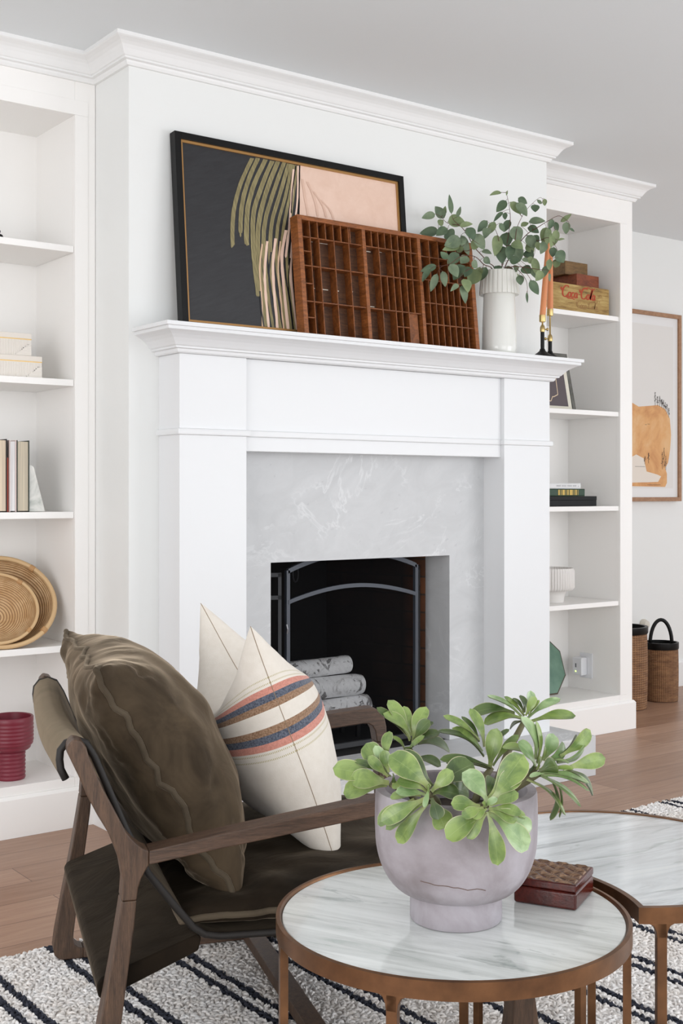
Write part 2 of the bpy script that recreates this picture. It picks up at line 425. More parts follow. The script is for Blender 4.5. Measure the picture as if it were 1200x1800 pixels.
MB().add([(p.x, p.y, p.z) for p in pts]+[(X1, YS+.008, .17), (X0, YS+.008, .17)], [tuple(range(len(pts)+2))[::-1]]).build('mesh_panel', mm, fs)
def wing(xa, ya, xb, yb):
    d = V(xb-xa, yb-ya, 0); n = V(-d.y, d.x, 0).normalized()*.007; g = MB(); e = d.normalized()*.012
    for p in (V(xa, ya, .158), V(xb, yb, .158)-e): g.obox(p-n, e, n*2, V(0, 0, .632))
    for z in (.158, .70, .778): g.obox(V(xa, ya, z)-n, d, n*2, V(0, 0, .014))
    return g.build('side_frame', M['black_metal'], fs)
wing(2.243, 3.522, 2.345, 3.483); wing(2.957, 3.483, 3.005, 3.53)
MB().tube([V(2.352, 3.458, .615), V(2.352, 3.452, .60), V(2.352, 3.455, .585)], .003, 6).build('latch', plain('latch_steel', (190, 190, 195), .3, Metallic=.9), fs)
# pokers' ring hanging behind
tag(MB().tube([V(2.50+.012*math.cos(a), 3.62, .775+.03*math.sin(a)) for a in [k*pi/6 for k in range(12)]], .003, 6, closed=True).build('damper_ring', M['black_metal']), 'small dark oval pull ring hanging high inside the firebox', 'ring')

def birch():
    m = NT('birch_bark', .75); co = m.coord(scale=(1, 1, 1))
    geo = m.node('ShaderNodeNewGeometry'); mp_ = m.node('ShaderNodeMapping'); m.l.new(geo.outputs['Position'], mp_.inputs[0]); mp_.inputs['Scale'].default_value = (1, .8, .8)
    a = m.noise(mp_.outputs[0], 15, 6, .65, 1.2)
    c = m.ramp(a, [(.30, srgb(70, 66, 66)), (.37, srgb(200, 198, 198)), (.48, srgb(252, 252, 253))])
    b = m.noise(mp_.outputs[0], 19, 5, .6, 1.5)
    c = m.mix(m.ramp(b, [(.56, (0,0,0)), (.61, (.85,.85,.85))]), c, srgb(96, 92, 92))
    m.color(c); m.bump(a, .5, .004); return m.mat
BI = birch(); LE = plain('log_end', (205, 190, 168), .8)
def log(x0, x1, y, z, r, tilt, label):
    t = thing('birch_log', label, 'log', ((x0+x1)/2, y, z-r), 'birch logs stacked in the firebox')
    n = 18; mb = MB(); N = 20
    def fn(u, v):
        a = 2*pi*v; x = x0+(x1-x0)*u
        rr = r*(1+.05*noise.noise(V(x*14, math.cos(a)*1.3+z*9, math.sin(a)*1.3)))*(1 if 0 < u < 1 else .93)
        return V(x, y+rr*math.cos(a)+tilt*(u-.5)*.05, z+rr*math.sin(a)+tilt*(u-.5)*.015)
    mb.grid(fn, N, n, flip=True).build('bark', BI, t, smooth=60)
    for x in (x0, x1):
        ring = [fn(0 if x == x0 else 1, k/n) for k in range(n)]
        MB().add(ring, [tuple(range(n))]).build('cut_end', LE, t)
log(2.40, 2.825, 3.615, .268, .041, .3, 'bottom birch log, the longest and lowest, resting on the grate prongs')
log(2.38, 2.792, 3.625, .352, .040, -.3, 'middle birch log of the stack of three')
log(2.36, 2.752, 3.635, .424, .034, .2, 'top birch log of the stack, thinnest and leftmost')
g = thing('log_grate', 'black iron grate with upturned prongs under the birch logs', 'grate', (2.6, 3.6, .15))
for k in range(5):
    x = 2.44+.082*k
    MB().tube([V(x, 3.72, .22), V(x, 3.57, .212), V(x+.008, 3.552, .222), V(x+.030, 3.540, .278)], .0075, 6, flat=.7).build('prong', M['black'], g, smooth=60)
MB().box((2.40, 3.62, .195), (2.82, 3.635, .212)).box((2.40, 3.72, .195), (2.82, 3.735, .212)).build('crossbar', M['black'], g)
for x in (2.43, 2.79):
    for y in (3.621, 3.72): MB().box((x-.008, y, .1505), (x+.008, y+.014, .195)).build('leg', M['black'], g)

# ------------------------------------------------------------ framed painting leaning on the mantel
MZ = 1.5772
def lean_basis(x0, yb, zb, yt, zt):
    up = V(0, yt-yb, zt-zb); H = up.length; up = up.normalized(); nrm = V(0, -up.z, up.y)  # toward the room
    o = V(x0, yb, zb)
    return (lambda x, z, n=0: o+V(x, 0, 0)+up*z+nrm*n), H
def quad(mb, F, x0, z0, x1, z1, n, mi=0): mb.add([F(x0, z0, n), F(x1, z0, n), F(x1, z1, n), F(x0, z1, n)], [(0, 1, 2, 3)], mi)
def fbox(mb, F, x0, z0, x1, z1, n0, n1, mi=0):
    c = F(x0, z0, n0); mb.obox(c, F(x1, z0, n0)-c, F(x0, z1, n0)-c, F(x0, z0, n1)-c, mi)
F, H = lean_basis(1.863, 3.309, MZ+.001, 3.362, 2.202)
W = .929
pt = thing('framed_painting', 'large black-framed abstract painting in black, gold and peach leaning on the mantel', 'painting', (1.863+W/2, 3.33, MZ))
mb = MB(); fw = .022
for a in ((0, 0, fw, H), (W-fw, 0, W, H), (fw, 0, W-fw, fw), (fw, H-fw, W-fw, H)): fbox(mb, F, *a, -.032, 0)
mb.build('outer_frame', M['black'], pt, bevel=.001)
mb = MB(); g0 = fw; g1 = fw+.008
for a in ((g0, g0, g1, H-g0), (W-g1, g0, W-g0, H-g0), (g1, g0, W-g1, g1), (g1, H-g1, W-g1, H-g0)): fbox(mb, F, *a, -.028, -.007)
mb.build('inner_lip', plain('gold_lip', (176, 132, 78), .45, Metallic=.4), pt)
def paintmat(name, c1, c2, stretch, rough=.35, sc=14, thr=(.3, .7), coat=0):
    m = NT(name, rough); co = m.coord(scale=stretch, rot=(0, .35, 0))
    m.color(m.ramp(m.noise(co, sc, 6, .7, .3), [(thr[0], srgb(*c1)), (thr[1], srgb(*c2))])); m.bump(m.noise(co, sc*2, 3), .15, .001)
    m.b.inputs['Coat Weight'].default_value = coat; return m.mat
pm = [paintmat('charcoal_paint', (32, 32, 35), (44, 44, 47), (1, 1, 6), .42), paintmat('peach_paint', (226, 192, 172), (236, 206, 188), (1, 1, 1), .5),
      paintmat('olive_gold_paint', (116, 106, 72), (162, 150, 106), (14, 1, 1), .5, 10), paintmat('cream_paint', (196, 172, 138), (226, 186, 158), (14, 1, 1), .5, 10), M['black'],
      paintmat('smear_paint', (212, 176, 156), (224, 190, 170), (14, 1, 1), .5, 10)]
cv = MB(); iw0, iw1, ih0, ih1 = g1, W-g1, g1, H-g1; n0 = -.012
cv.box((0,0,0),(0,0,0)) if False else None
quad(cv, F, iw0, ih0, iw1, ih1, n0, 0)
# canvas coordinates a in 0..1 (x), b in 0..1 (z)
def C(a, b, n): return F(iw0+(iw1-iw0)*a, ih0+(ih1-ih0)*b, n)
pe = [(.515, 1.0), (.508, .70), (.485, .55), (.462, .45), (.440, .36), (.448, .2), (.455, .1), (.470, 0), (1, 0), (1, 1)]
cv.add([C(a, b, n0+.0006) for a, b in pe], [tuple(range(len(pe)))[::1]], 1)
def stroke(cv, cx, cz, a0, a1, w0, w1, mi, n, seed=0, wob=.004):
    """vertical brush line through (cx(t), cz(t))"""
    vs = []; K = 40; rr = random.Random(seed)
    for k in range(K+1):
        t = k/K; x, z = cx(t), cz(t); ww = (w0+(w1-w0)*t)*(1+.35*noise.noise(V(seed*3.1, t*7, 0)))
        if k in (0, K): ww *= .4
        x += wob*noise.noise(V(seed, t*5, 2))
        vs += [C(x-ww/2, z, n), C(x+ww/2, z, n)]
    cv.add(vs, [(2*k, 2*k+1, 2*k+3, 2*k+2) for k in range(K)], mi)
rr = random.Random(3)
STR = [
 (2, 0.0171, [(0.302, 0.988), (0.246, 0.828), (0.212, 0.675), (0.2, 0.56), (0.198, 0.439)]),
 (2, 0.0185, [(0.327, 0.995), (0.275, 0.834), (0.244, 0.682), (0.233, 0.509)]),
 (2, 0.02, [(0.362, 0.996), (0.302, 0.825), (0.269, 0.671), (0.259, 0.506), (0.261, 0.462)]),
 (2, 0.02, [(0.392, 0.995), (0.334, 0.816), (0.296, 0.66), (0.288, 0.496), (0.291, 0.351), (0.301, 0.174)]),
 (2, 0.02, [(0.418, 0.998), (0.359, 0.805), (0.321, 0.633), (0.309, 0.484), (0.315, 0.306), (0.321, 0.162), (0.328, 0.004)]),
 (2, 0.0185, [(0.447, 1.0), (0.388, 0.796), (0.346, 0.621), (0.333, 0.456), (0.338, 0.31), (0.349, 0.166), (0.364, 0.002)]),
 (2, 0.0171, [(0.468, 0.997), (0.42, 0.802), (0.378, 0.628), (0.363, 0.461), (0.365, 0.315), (0.376, 0.169), (0.392, 0.002)]),
 (2, 0.0143, [(0.483, 0.998), (0.448, 0.809), (0.408, 0.634), (0.39, 0.466), (0.394, 0.319), (0.406, 0.173), (0.421, 0.002)]),
 (2, 0.0128, [(0.496, 0.996), (0.468, 0.813), (0.435, 0.64), (0.415, 0.47), (0.417, 0.323), (0.43, 0.177), (0.441, 0.001)]),
 (2, 0.0114, [(0.505, 0.995), (0.484, 0.817), (0.461, 0.646), (0.44, 0.475), (0.438, 0.326), (0.448, 0.163), (0.46, 0.0)]),
 (1, 0.0108, [(0.352, 0.508), (0.335, 0.342), (0.333, 0.211), (0.34, -0.001)]),
 (1, 0.0121, [(0.391, 0.532), (0.373, 0.381), (0.372, 0.217), (0.379, 0.002)]),
 (1, 0.0132, [(0.441, 0.591), (0.416, 0.438), (0.417, 0.257), (0.428, 0.001)]),
 (1, 0.0108, [(0.49, 0.969), (0.471, 0.763), (0.454, 0.594), (0.432, 0.425)]),
 (1, 0.0084, [(0.512, 0.995), (0.502, 0.804), (0.482, 0.633), (0.459, 0.463), (0.453, 0.296), (0.461, 0.099), (0.468, 0.001)]),
 (3, 0.0072, [(0.328, 0.487), (0.312, 0.338), (0.314, 0.176), (0.313, 0.002)]),
 (3, 0.0072, [(0.412, 0.519), (0.395, 0.352), (0.399, 0.189), (0.408, 0.002)]),
 (4, 0.006, [(0.519, 1.0), (0.511, 0.84), (0.501, 0.67), (0.471, 0.481), (0.462, 0.33), (0.468, 0.132), (0.476, 0.002)]),
 (4, 0.0048, [(0.501, 0.992), (0.479, 0.833), (0.468, 0.696)]),
 (0, 0.0072, [(0.367, 0.446), (0.352, 0.313), (0.357, 0.167), (0.369, 0.002)]),
 (0, 0.006, [(0.308, 0.207), (0.311, 0.095), (0.318, 0.002)]),
 (4, 0.0048, [(0.453, 0.427), (0.439, 0.277), (0.446, 0.13), (0.452, 0.003)]),
 (5, 0.0108, [(0.528, 0.919), (0.539, 0.796), (0.549, 0.696)]),
 (5, 0.0108, [(0.552, 0.908), (0.584, 0.805), (0.595, 0.703)]),
 (5, 0.0097, [(0.58, 0.856), (0.62, 0.78), (0.637, 0.705)]),
 (5, 0.0097, [(0.612, 0.812), (0.653, 0.761), (0.673, 0.702)]),
]
for i, (mi, ww, P) in enumerate(STR):     # bristle strokes: smooth curves with ragged ends
    q = []; P = [Vector((a, b, 0)) for a, b in P]
    for j in range(len(P)-1):
        p0_, p1_, p2_, p3_ = P[max(j-1, 0)], P[j], P[j+1], P[min(j+2, len(P)-1)]
        for k in range(10):
            t = k/10; q.append(.5*((2*p1_)+(-p0_+p2_)*t+(2*p0_-5*p1_+4*p2_-p3_)*t*t+(-p0_+3*p1_-3*p2_+p3_)*t**3))
    q.append(P[-1]); n_ = n0+.0010+.00004*i
    for sub in range(3 if mi == 2 else 1):
        fr_ = (sub-1)*.33 if mi == 2 else 0; sw = ww*(.40 if mi == 2 else 1)
        cutoff = len(q)-(0 if mi != 2 or P[-1].y < .1 else int(abs(noise.noise(V(i*2.3, sub*1.7, 4)))*9))
        vs = []
        for k in range(cutoff):
            x = q[k].x+fr_*ww*.93+.0012*noise.noise(V(i+sub*.3, k*.25, 2)); w_ = sw*(1+.25*noise.noise(V(i*3.1+sub, k*.35, 0)))
            if k == cutoff-1 and q[k].y > .05: w_ *= .3
            z = min(1, max(0, q[k].y))
            vs += [C(x-w_/2, z, n_), C(x+w_/2, z, n_)]
        cv.add(vs, [(2*k, 2*k+1, 2*k+3, 2*k+2) for k in range(cutoff-1)], mi)
cv.build('canvas', pm, pt)
fbm = MB(); fbox(fbm, F, fw, fw, W-fw, H-fw, -.031, -.0285); fbm.build('backing_board', plain('backing', (120, 95, 70), .8), pt)

# ------------------------------------------------------------ letterpress tray
F, H = lean_basis(2.2815, 3.249, MZ+.001, 3.295, 1.985)
W = .780
tr = thing('letterpress_tray', 'dark brown wooden printer tray with many small compartments leaning in front of the painting', 'tray', (2.2815+W/2, 3.25, MZ))
tw = wood('tray_wood', (92, 50, 20), (152, 88, 42), (3, 3, 3), (0, 0, 0), 12, .42, .3)
tw2 = wood('tray_wood_worn', (108, 60, 26), (172, 102, 52), (2, 2, 10), (0, 0, 0), 12, .42, .3)
tb_ = wood('tray_back_wood', (54, 30, 16), (106, 66, 36), (2, 2, 12), (0, 0, 0), 10, .6, .3)
D = .042
mb = MB(); fbox(mb, F, .004, .004, W-.004, H-.004, -D, -D+.004); mb.build('back_board', tb_, tr)
mb = MB()
for a in ((0, 0, .018, H), (W-.018, 0, W, H), (.018, 0, W-.018, .012), (.018, H-.016, W-.018, H)): fbox(mb, F, *a, -D-.001, 0)
mb.build('rim', tw2, tr, bevel=.0015)
S1, S2 = .268, .515
for x in (S1, S2):
    dv = MB(); fbox(dv, F, x, .012, x+.014, H-.016, -D+.004, -.001); dv.build('main_divider', tw2, tr)
dn = MB()
def vd(x, z0, z1): fbox(dn, F, x-.0018, z0, x+.0018, z1, -D+.004, -.004)
def hd(z, x0, x1): fbox(dn, F, x0, z-.0018, x1, z+.0018, -D+.004, -.005)
i0, i1 = .012, H-.016; hh = i1-i0
rows = [i0, i0+hh*.285, i0+hh*.60, i0+hh*.855, i1]
a, b = .018, S1
for z in rows[1:4]: hd(z, a, b)
for k in range(1, 7): vd(a+(b-a)*.80*k/6.2, rows[3], rows[4])
vd(a+(b-a)*.80, rows[3], rows[4])
for r in range(3):
    for fx in (.13, .27, .52, .77): vd(a+(b-a)*fx, rows[r], rows[r+1])
    hd((rows[r]+rows[r+1])/2, a, a+(b-a)*.13)
a, b = S1+.014, S2
for z in rows[1:4]: hd(z, a, b)
for k in range(1, 8): vd(a+(b-a)*k/8, rows[3], rows[4])
for fx in (.25, .5, .62, .75): vd(a+(b-a)*fx, rows[2], rows[3])
hd((rows[2]+rows[3])/2, a+(b-a)*.75, b); vd(a+(b-a)*.87, rows[2], rows[3])
for fx in (.25, .375, .5, .62, .75, .87): vd(a+(b-a)*fx, rows[1], rows[2])
for fx in (.25, .5, .62, .75): vd(a+(b-a)*fx, rows[0], rows[1])
hd((rows[0]+rows[1])/2, a+(b-a)*.5, a+(b-a)*.75)
fbox(dn, F, a+(b-a)*.77, rows[0], b-.012, rows[1], -.018, -.014)
a, b = S2+.014, W-.018
R3 = [i0, i0+hh*.20, i0+hh*.40, i0+hh*.62, i0+hh*.84, i1]
for z in R3[1:5]: hd(z, a, b)
for k in range(1, 8):
    for r in (0, 1, 2): vd(a+(b-a)*k/8, R3[r], R3[r+1])
for k in range(1, 5):
    for r in (3, 4): vd(a+(b-a)*k/5.5, R3[r], R3[r+1])
dn.build('compartment_slats', tw, tr)
PAP = plain('paper', (225, 220, 205), .8)
for (x, z, l) in ((.07,.335,.03),(.11,.335,.04),(.155,.338,.035),(.06,.175,.02),(.10,.175,.035),(.15,.176,.03),(.21,.18,.03),(.30,.33,.03),(.35,.335,.03),(.30,.135,.03),(.37,.14,.02),(.42,.15,.02),(.57,.2,.02),(.62,.21,.02),(.66,.12,.02),(.70,.12,.02)):
    pb = MB(); fbox(pb, F, x, z, x+l, z+.003, -D+.0035, -D+.0046); pb.build('paper_scrap', PAP, tr)

# ------------------------------------------------------------ vase with eucalyptus
VX, VY = 3.177, 3.270
gl = plain('white_glaze', (228, 228, 222), .12); gl.node_tree.nodes['Principled BSDF'].inputs['Coat Weight'].default_value = .4
vs_ = thing('ribbed_collar_vase', 'tall white ceramic vase with a ribbed collar on the mantel shelf', 'vase', (VX, VY, MZ))
MB().lathe([(.060, 0), (.0645, .006), (.0645, .03), (.0625, .12), (.0585, .225), (.056, .235), (.054, .300), (.050, .300), (.052, .2), (.05, .02), (0.0, .02)], (VX, VY, MZ), 64).build('body', gl, vs_, smooth=50)
rb = lambda a, h: .028*(1 if math.sin(a*26) > 0 else -.6)
MB().lathe([(.0565, .226), (.072, .224), (.0725, .232), (.0665, .308), (.0655, .311), (.0595, .311), (.0575, .29)], (VX, VY, MZ), 416, ribs=lambda a, h: rb(a, h) if .222 < h < .309 else 0).build('collar', plain('collar_glaze', (226, 225, 218), .35), vs_, smooth=30)
leafm = []
for i, (c1, c2) in enumerate((((88, 106, 82), (128, 144, 114)), ((66, 88, 66), (98, 118, 88)), ((104, 122, 84), (140, 154, 110)))):
    leafm.append(mottled('eucalyptus_leaf', c1, c2, .55, 25, .1, 80))
stemm = plain('eucalyptus_bark', (96, 60, 48), .6)
EL = """105 240 12 270 45|175 270 110 190 55|175 245 182 185 25|228 240 212 105 30|270 265 295 190 25|200 300 318 300 85|130 320 165 290 40|130 365 0 385 55|200 350 120 400 60|190 370 240 420 70|290 335 380 318 35|300 430 185 475 75|290 480 170 510 50|345 345 395 430 60|300 400 355 540 50|370 470 440 470 60|330 470 290 430 50|320 500 270 520 40|285 540 205 610 65|200 580 150 530 45|115 630 5 670 40|70 655 12 745 38|120 690 75 815 42|160 670 180 780 45|215 620 270 710 65|330 630 250 730 80|280 770 225 820 30|300 780 330 905 48|320 730 350 825 60|430 660 370 765 90|350 560 300 610 55|380 600 420 640 55|370 640 330 710 50|440 640 440 700 45|490 640 450 735 50|455 520 525 540 35|470 570 515 610 40|410 390 470 500 60|495 290 430 370 45|505 345 480 420 50|555 300 505 390 45|605 80 522 100 28|640 140 572 220 50|615 225 550 295 25|640 100 650 65 10|670 150 745 235 50|720 155 790 250 60|730 120 792 160 40|858 170 858 222 48|925 125 930 175 28|905 165 875 135 20|630 230 632 280 28|665 285 625 370 45|590 310 625 370 35|695 335 740 440 75|810 300 925 295 50|750 330 805 310 30|800 345 880 380 55|640 380 650 480 75|575 400 555 545 65|600 480 610 605 70|680 475 660 580 55|680 460 760 500 60|720 480 740 590 60|790 470 845 520 55|785 520 835 580 60|800 400 850 490 60|850 400 880 460 50|870 450 885 510 35|940 340 920 460 60|960 340 945 470 50|990 280 965 350 35|1010 300 1025 370 30|1020 360 1000 470 45|980 390 975 490 40|930 450 900 535 50|1050 300 1125 245 28|1095 300 1090 385 45|1115 350 1152 372 20|1030 440 1078 430 18|1000 490 990 560 45|1020 520 1070 600 70|1030 580 1010 640 45|965 580 965 660 35|940 630 925 710 38|960 690 970 745 35|845 570 880 700 45|800 570 840 610 40|665 590 740 590 50|760 640 820 685 65|820 650 860 720 35|910 670 865 740 50|690 650 640 690 60|700 660 735 640 40|740 700 750 770 45|820 740 878 840 55|795 830 800 905 15|575 630 580 670 45|700 690 720 750 45|760 580 800 600 40"""
EL = [tuple(map(float, r.split())) for r in EL.split('|')]
def ex(x, y, d): return U(740+x/4.2857, 320+y/4.2857, d)
# branches: polylines in picture units with depth, plus twigs
STEMS = [
 ('eucalyptus sprig fanning left over the tray with broad leaves', [[(560,690,4.52),(500,600,4.46),(400,490,4.40),(350,400,4.36),(290,330,4.36),(200,310,4.38),(150,262,4.40)], [(400,490,4.40),(330,520,4.36),(260,440,4.36),(130,360,4.38)], [(290,330,4.36),(240,280,4.36),(228,220,4.38)], [(330,380,4.36),(380,430,4.33),(440,470,4.32)]], lambda x, y: x < 480 and y < 560),
 ('eucalyptus sprig drooping low in front of the tray', [[(550,695,4.50),(470,620,4.42),(400,560,4.36),(300,560,4.30),(210,620,4.28),(110,635,4.28)], [(400,560,4.36),(380,640,4.30),(300,700,4.28),(295,790,4.27),(225,800,4.27)], [(210,620,4.28),(150,640,4.28),(120,690,4.28)], [(470,620,4.42),(460,660,4.38)]], lambda x, y: x < 540 and y >= 500),
 ('tall upright eucalyptus sprig in the middle of the vase', [[(600,690,4.52),(620,600,4.50),(660,380,4.48),(670,240,4.48),(640,70,4.50)], [(610,640,4.50),(580,420,4.46),(540,330,4.44),(500,300,4.44)], [(640,480,4.48),(700,460,4.46),(720,350,4.46),(760,260,4.48),(800,200,4.50),(890,118,4.52),(920,140,4.52)], [(640,80,4.50),(605,78,4.50)], [(760,260,4.48),(735,220,4.47),(760,140,4.48)]], lambda x, y: x < 720 or y < 240),
 ('eucalyptus sprig arching right above the orange candles', [[(620,690,4.54),(700,520,4.55),(790,400,4.56),(880,340,4.56),(960,290,4.55),(1040,255,4.55),(1110,300,4.55)], [(790,400,4.56),(880,440,4.54),(960,420,4.50),(1020,500,4.48),(1040,580,4.48)], [(960,290,4.55),(1000,340,4.52),(1000,480,4.50)]], lambda x, y: y < 660 and x >= 720),
 ('short eucalyptus sprig drooping over the right side of the vase', [[(640,690,4.50),(680,640,4.46),(760,640,4.44),(830,650,4.42),(900,660,4.40),(960,660,4.38)], [(720,650,4.46),(790,740,4.43),(800,860,4.42)], [(760,640,4.44),(830,740,4.42)]], lambda x, y: True)]
used = set()
def leaf_eu(mb, p0, p1, wd, nrm, bend, mi):
    ax = p1-p0; L = ax.length; ax = ax.normalized(); side = ax.cross(nrm).normalized(); n = side.cross(ax).normalized()
    def fn(u, v):
        ww = wd/2*(math.sin(pi*min(1, u**.75))**.8 if u < 1 else 0)
        s = (v-.5)*2
        return p0+ax*(L*u)+side*(ww*s)+n*(bend*math.sin(pi*u)+.25*ww*s*s)
    mb.grid(fn, 9, 4, mi)
cdir = V(-sY, -cY, .1)
for si, (lab, lines, test) in enumerate(STEMS):
    t = thing('eucalyptus_sprig', lab, 'foliage', (VX, VY, MZ+.3), 'eucalyptus sprigs in the white vase')
    sb = MB(); allp = []
    root = V(VX+.01*(si-2), VY, MZ+.10)
    for li, ln in enumerate(lines):
        pts = [ex(*p) for p in ln]
        if li == 0: pts = [root]+pts
        # smooth
        sm = []
        for i in range(len(pts)-1):
            p0_, p1_, p2_, p3_ = pts[max(i-1, 0)], pts[i], pts[i+1], pts[min(i+2, len(pts)-1)]
            for k in range(5):
                q = k/5; sm.append(.5*((2*p1_)+(-p0_+p2_)*q+(2*p0_-5*p1_+4*p2_-p3_)*q*q+(-p0_+3*p1_-3*p2_+p3_)*q**3))
        sm.append(pts[-1]); allp += sm[5:] if li == 0 else sm
        r0 = .0022 if li == 0 else .0014
        sb.tube(sm, [r0*(1-.7*i/len(sm)) for i in range(len(sm))], 6)
    lb = MB()
    for k, (x0, y0, x1, y1, wpx) in enumerate(EL):
        if k in used or not test(x0, y0): continue
        used.add(k)
        # depth: that of the nearest stem point seen in the picture
        best = min(allp, key=lambda p: (p-ex(x0, y0, (p.x*sY+p.y*cY))).length)
        d = best.x*sY+best.y*cY + R.uniform(-.035, .02)
        p0 = ex(x0, y0, d); p1 = ex(x1+.10*(x1-x0), y1+.10*(y1-y0), d+R.uniform(-.02, .02))
        nrm = (cdir+V(R.uniform(-.5, .5), R.uniform(-.2, .2), R.uniform(-.3, .5))).normalized()
        leaf_eu(lb, p0, p1, wpx/4.2857*d/FPX*1.38, nrm, R.uniform(-.004, .006), R.choice((0, 0, 1, 2)) if x0 < 480 else R.choice((0, 1, 1, 2, 2)))
        if False: pass
        if (best-p0).length > .004: sb.tube([best, (best+p0)/2+V(0, 0, .002), p0], .0007, 5)
    sb.build('stem', stemm, t, smooth=180); lb.build('foliage', leafm, t, smooth=180)

# ------------------------------------------------------------ candlesticks
wax = plain('orange_wax', (214, 140, 92), .45); wax.node_tree.nodes['Principled BSDF'].inputs['Subsurface Weight'].default_value = .15
def candle(x, y, hz, lean, label, clabel, knobdir, thick0, thick1, ctop):
    t = thing('candle_holder', label, 'candle holder', (x, y, MZ))
    c = (x, y, MZ)
    MB().lathe([(.043, 0), (.043, .003), (.040, .006), (.022, .018), (.012, .026), (.009, .034), (0, .034)], c, 40).build('base', M['black'], t, smooth=50)
    MB().lathe([(.0075, .030), (.0075, thick1), (0, thick1)], c, 20).build('stem', M['black'], t, smooth=50)
    MB().lathe([(.0085, thick1), (.0095, thick1+.004), (.0095, thick1+.016), (.007, thick1+.024), (.0032, thick1+.028), (.0032, hz-.012), (0, hz-.012)], c, 20).build('slide_rod', M['brass'], t, smooth=50)
    MB().tube([V(x, y, MZ+thick1+.010), V(x, y, MZ+thick1+.010)+V(*knobdir)*.018], .0028, 8).lathe([(0, 0), (.005, .001), (.006, .005), (.004, .009), (0, .009)], V(x, y, MZ+thick1+.010)+V(*knobdir)*.014, 12, axis=knobdir).build('thumb_screw', M['brass'], t, smooth=50)
    MB().lathe([(.004, hz-.014), (.0115, hz-.012), (.0125, hz-.008), (.0125, hz+.014), (.0105, hz+.014), (.0105, hz+.002), (0, hz+.002)], c, 24).build('cup', M['brass'], t, smooth=50)
    k = thing('taper_candle', clabel, 'candle', (x, y, MZ+hz+.003))
    L = ctop; lv = V(*lean)
    MB().tube([V(x, y, MZ+hz+.003)+lv*u+V(0, 0, L*u) for u in (0, .2, .4, .6, .8, .95, 1)], [.0118, .0115, .0108, .010, .009, .0082, .0055], 20).build('wax', wax, k, smooth=50)
    top = V(x, y, MZ+hz+.003)+lv+V(0, 0, L)
    MB().tube([top-V(0,0,.002), top+V(.001, 0, .008)], .0009, 6).build('wick', plain('wick', (70, 55, 45), .9), k)
rt = V(cY, -sY, 0)
candle(3.366, 3.232, .148, rt*.021, 'black and brass candlestick with thumb screw, the shorter one nearer the mantel front', 'orange taper candle leaning slightly right in the shorter candlestick', rt, .05, .098, .285)
candle(3.445, 3.268, .182, rt*.002, 'black and brass candlestick with a thin raised brass rod, standing behind the shorter one', 'orange taper candle standing straight in the taller candlestick, partly behind the other', -rt, .05, .072, .245)

# ------------------------------------------------------------ left shelves
def bx(a, b, m, parent=None, name='body', bevel=.001): return MB().box(a, b).build(name, m, parent, bevel=bevel)
cream = plain('cream_resin', (236, 230, 222), .5)
def ribbed_box(x0, x1, y0, y1, z0, z1, label):
    t = thing('ribbed_box', label, 'box', ((x0+x1)/2, (y0+y1)/2, z0), 'cream lidded boxes')
    h = z1-z0; zl = z0+h*.72
    mb = MB().box((x0, y0, z0), (x1, y1, zl))
    n = int((x1-x0)/.0052)
    for k in range(n):
        x = x0+.0026+.0052*k; d = x1-x
        top = zl-.002; bot = z0 if d > .055 else z0+max(0, min(h*.62, (.055-d)*.75))
        mb.box((x-.0014, y0-.0016, bot+.001), (x+.0014, y0, top))
    for k in range(7):
        z = z0+.003+k*.0052
        if z < zl-.01: mb.box((x1-.052+k*.0062, y0-.0016, z), (x1, y0, z+.0026))
        if z < zl-.004: mb.box((x1, y0, z), (x1+.0014, y1, z+.0026))
    mb.build('box_base', cream, t)
    bx((x0, y0-.001, zl), (x1+.001, y1, zl+.003), plain('gold_rim', (222, 186, 120), .35, Metallic=.6), t, 'gold_rim', 0)
    bx((x0, y0-.001, zl+.003), (x1+.001, y1, z1), plain('cream_lid', (230, 222, 212), .5), t, 'lid')
ribbed_box(1.30, 1.556, 3.672, 3.84, 1.4305, 1.500, 'wide cream ribbed box with gold rim, lower one of the stack on the left shelf')
ribbed_box(1.30, 1.526, 3.685, 3.83, 1.5010, 1.572, 'smaller cream ribbed box with gold rim on top of the wider one')
def upright_book(x0, x1, y0, y1, h, cover, pages, label, spine=None):
    z = 1.0075
    t = thing('book', label, 'book', ((x0+x1)/2, (y0+y1)/2, z), 'upright books on the left shelf')
    c = MB().box((x0, y0, z), (x0+.0022, y1, z+h)).box((x1-.0022, y0, z), (x1, y1, z+h)).box((x0, y1-.003, z), (x1, y1, z+h))
    c.build('cover', cover, t)
    pm_ = NT('page_edges', .85); pm_.color(pm_.ramp(pm_.noise(pm_.coord(scale=(300, 2, 2)), 2, 2), [(.35, srgb(*[int(v*.88) for v in pages])), (.65, srgb(*pages))]))
    MB().box((x0+.0024, y0+.004, z+.003), (x1-.0024, y1-.004, z+h-.004)).build('pages', pm_.mat, t)
blk = plain('black_cloth', (38, 38, 40), .7); red = plain('red_cloth', (206, 92, 72), .6); dg = plain('dark_green_cloth', (38, 52, 46), .6); navy = plain('navy_cloth', (46, 48, 62), .6)
upright_book(1.396, 1.439, 3.665, 3.82, .228, blk, (232, 214, 190), 'upright hardback with beige pages and black cover, leftmost of the upright books')
upright_book(1.4405, 1.4455, 3.672, 3.81, .17, red, (230, 220, 210), 'thin red booklet standing left of the white-paged book')
upright_book(1.447, 1.4695, 3.665, 3.82, .225, plain('pale_pink_cloth', (226, 206, 200), .6), (238, 236, 236), 'upright book with bright white pages and red cover')
upright_book(1.4712, 1.512, 3.665, 3.82, .225, dg, (214, 202, 180), 'thick upright book with tan pages and dark green cover beside the marble bookend')
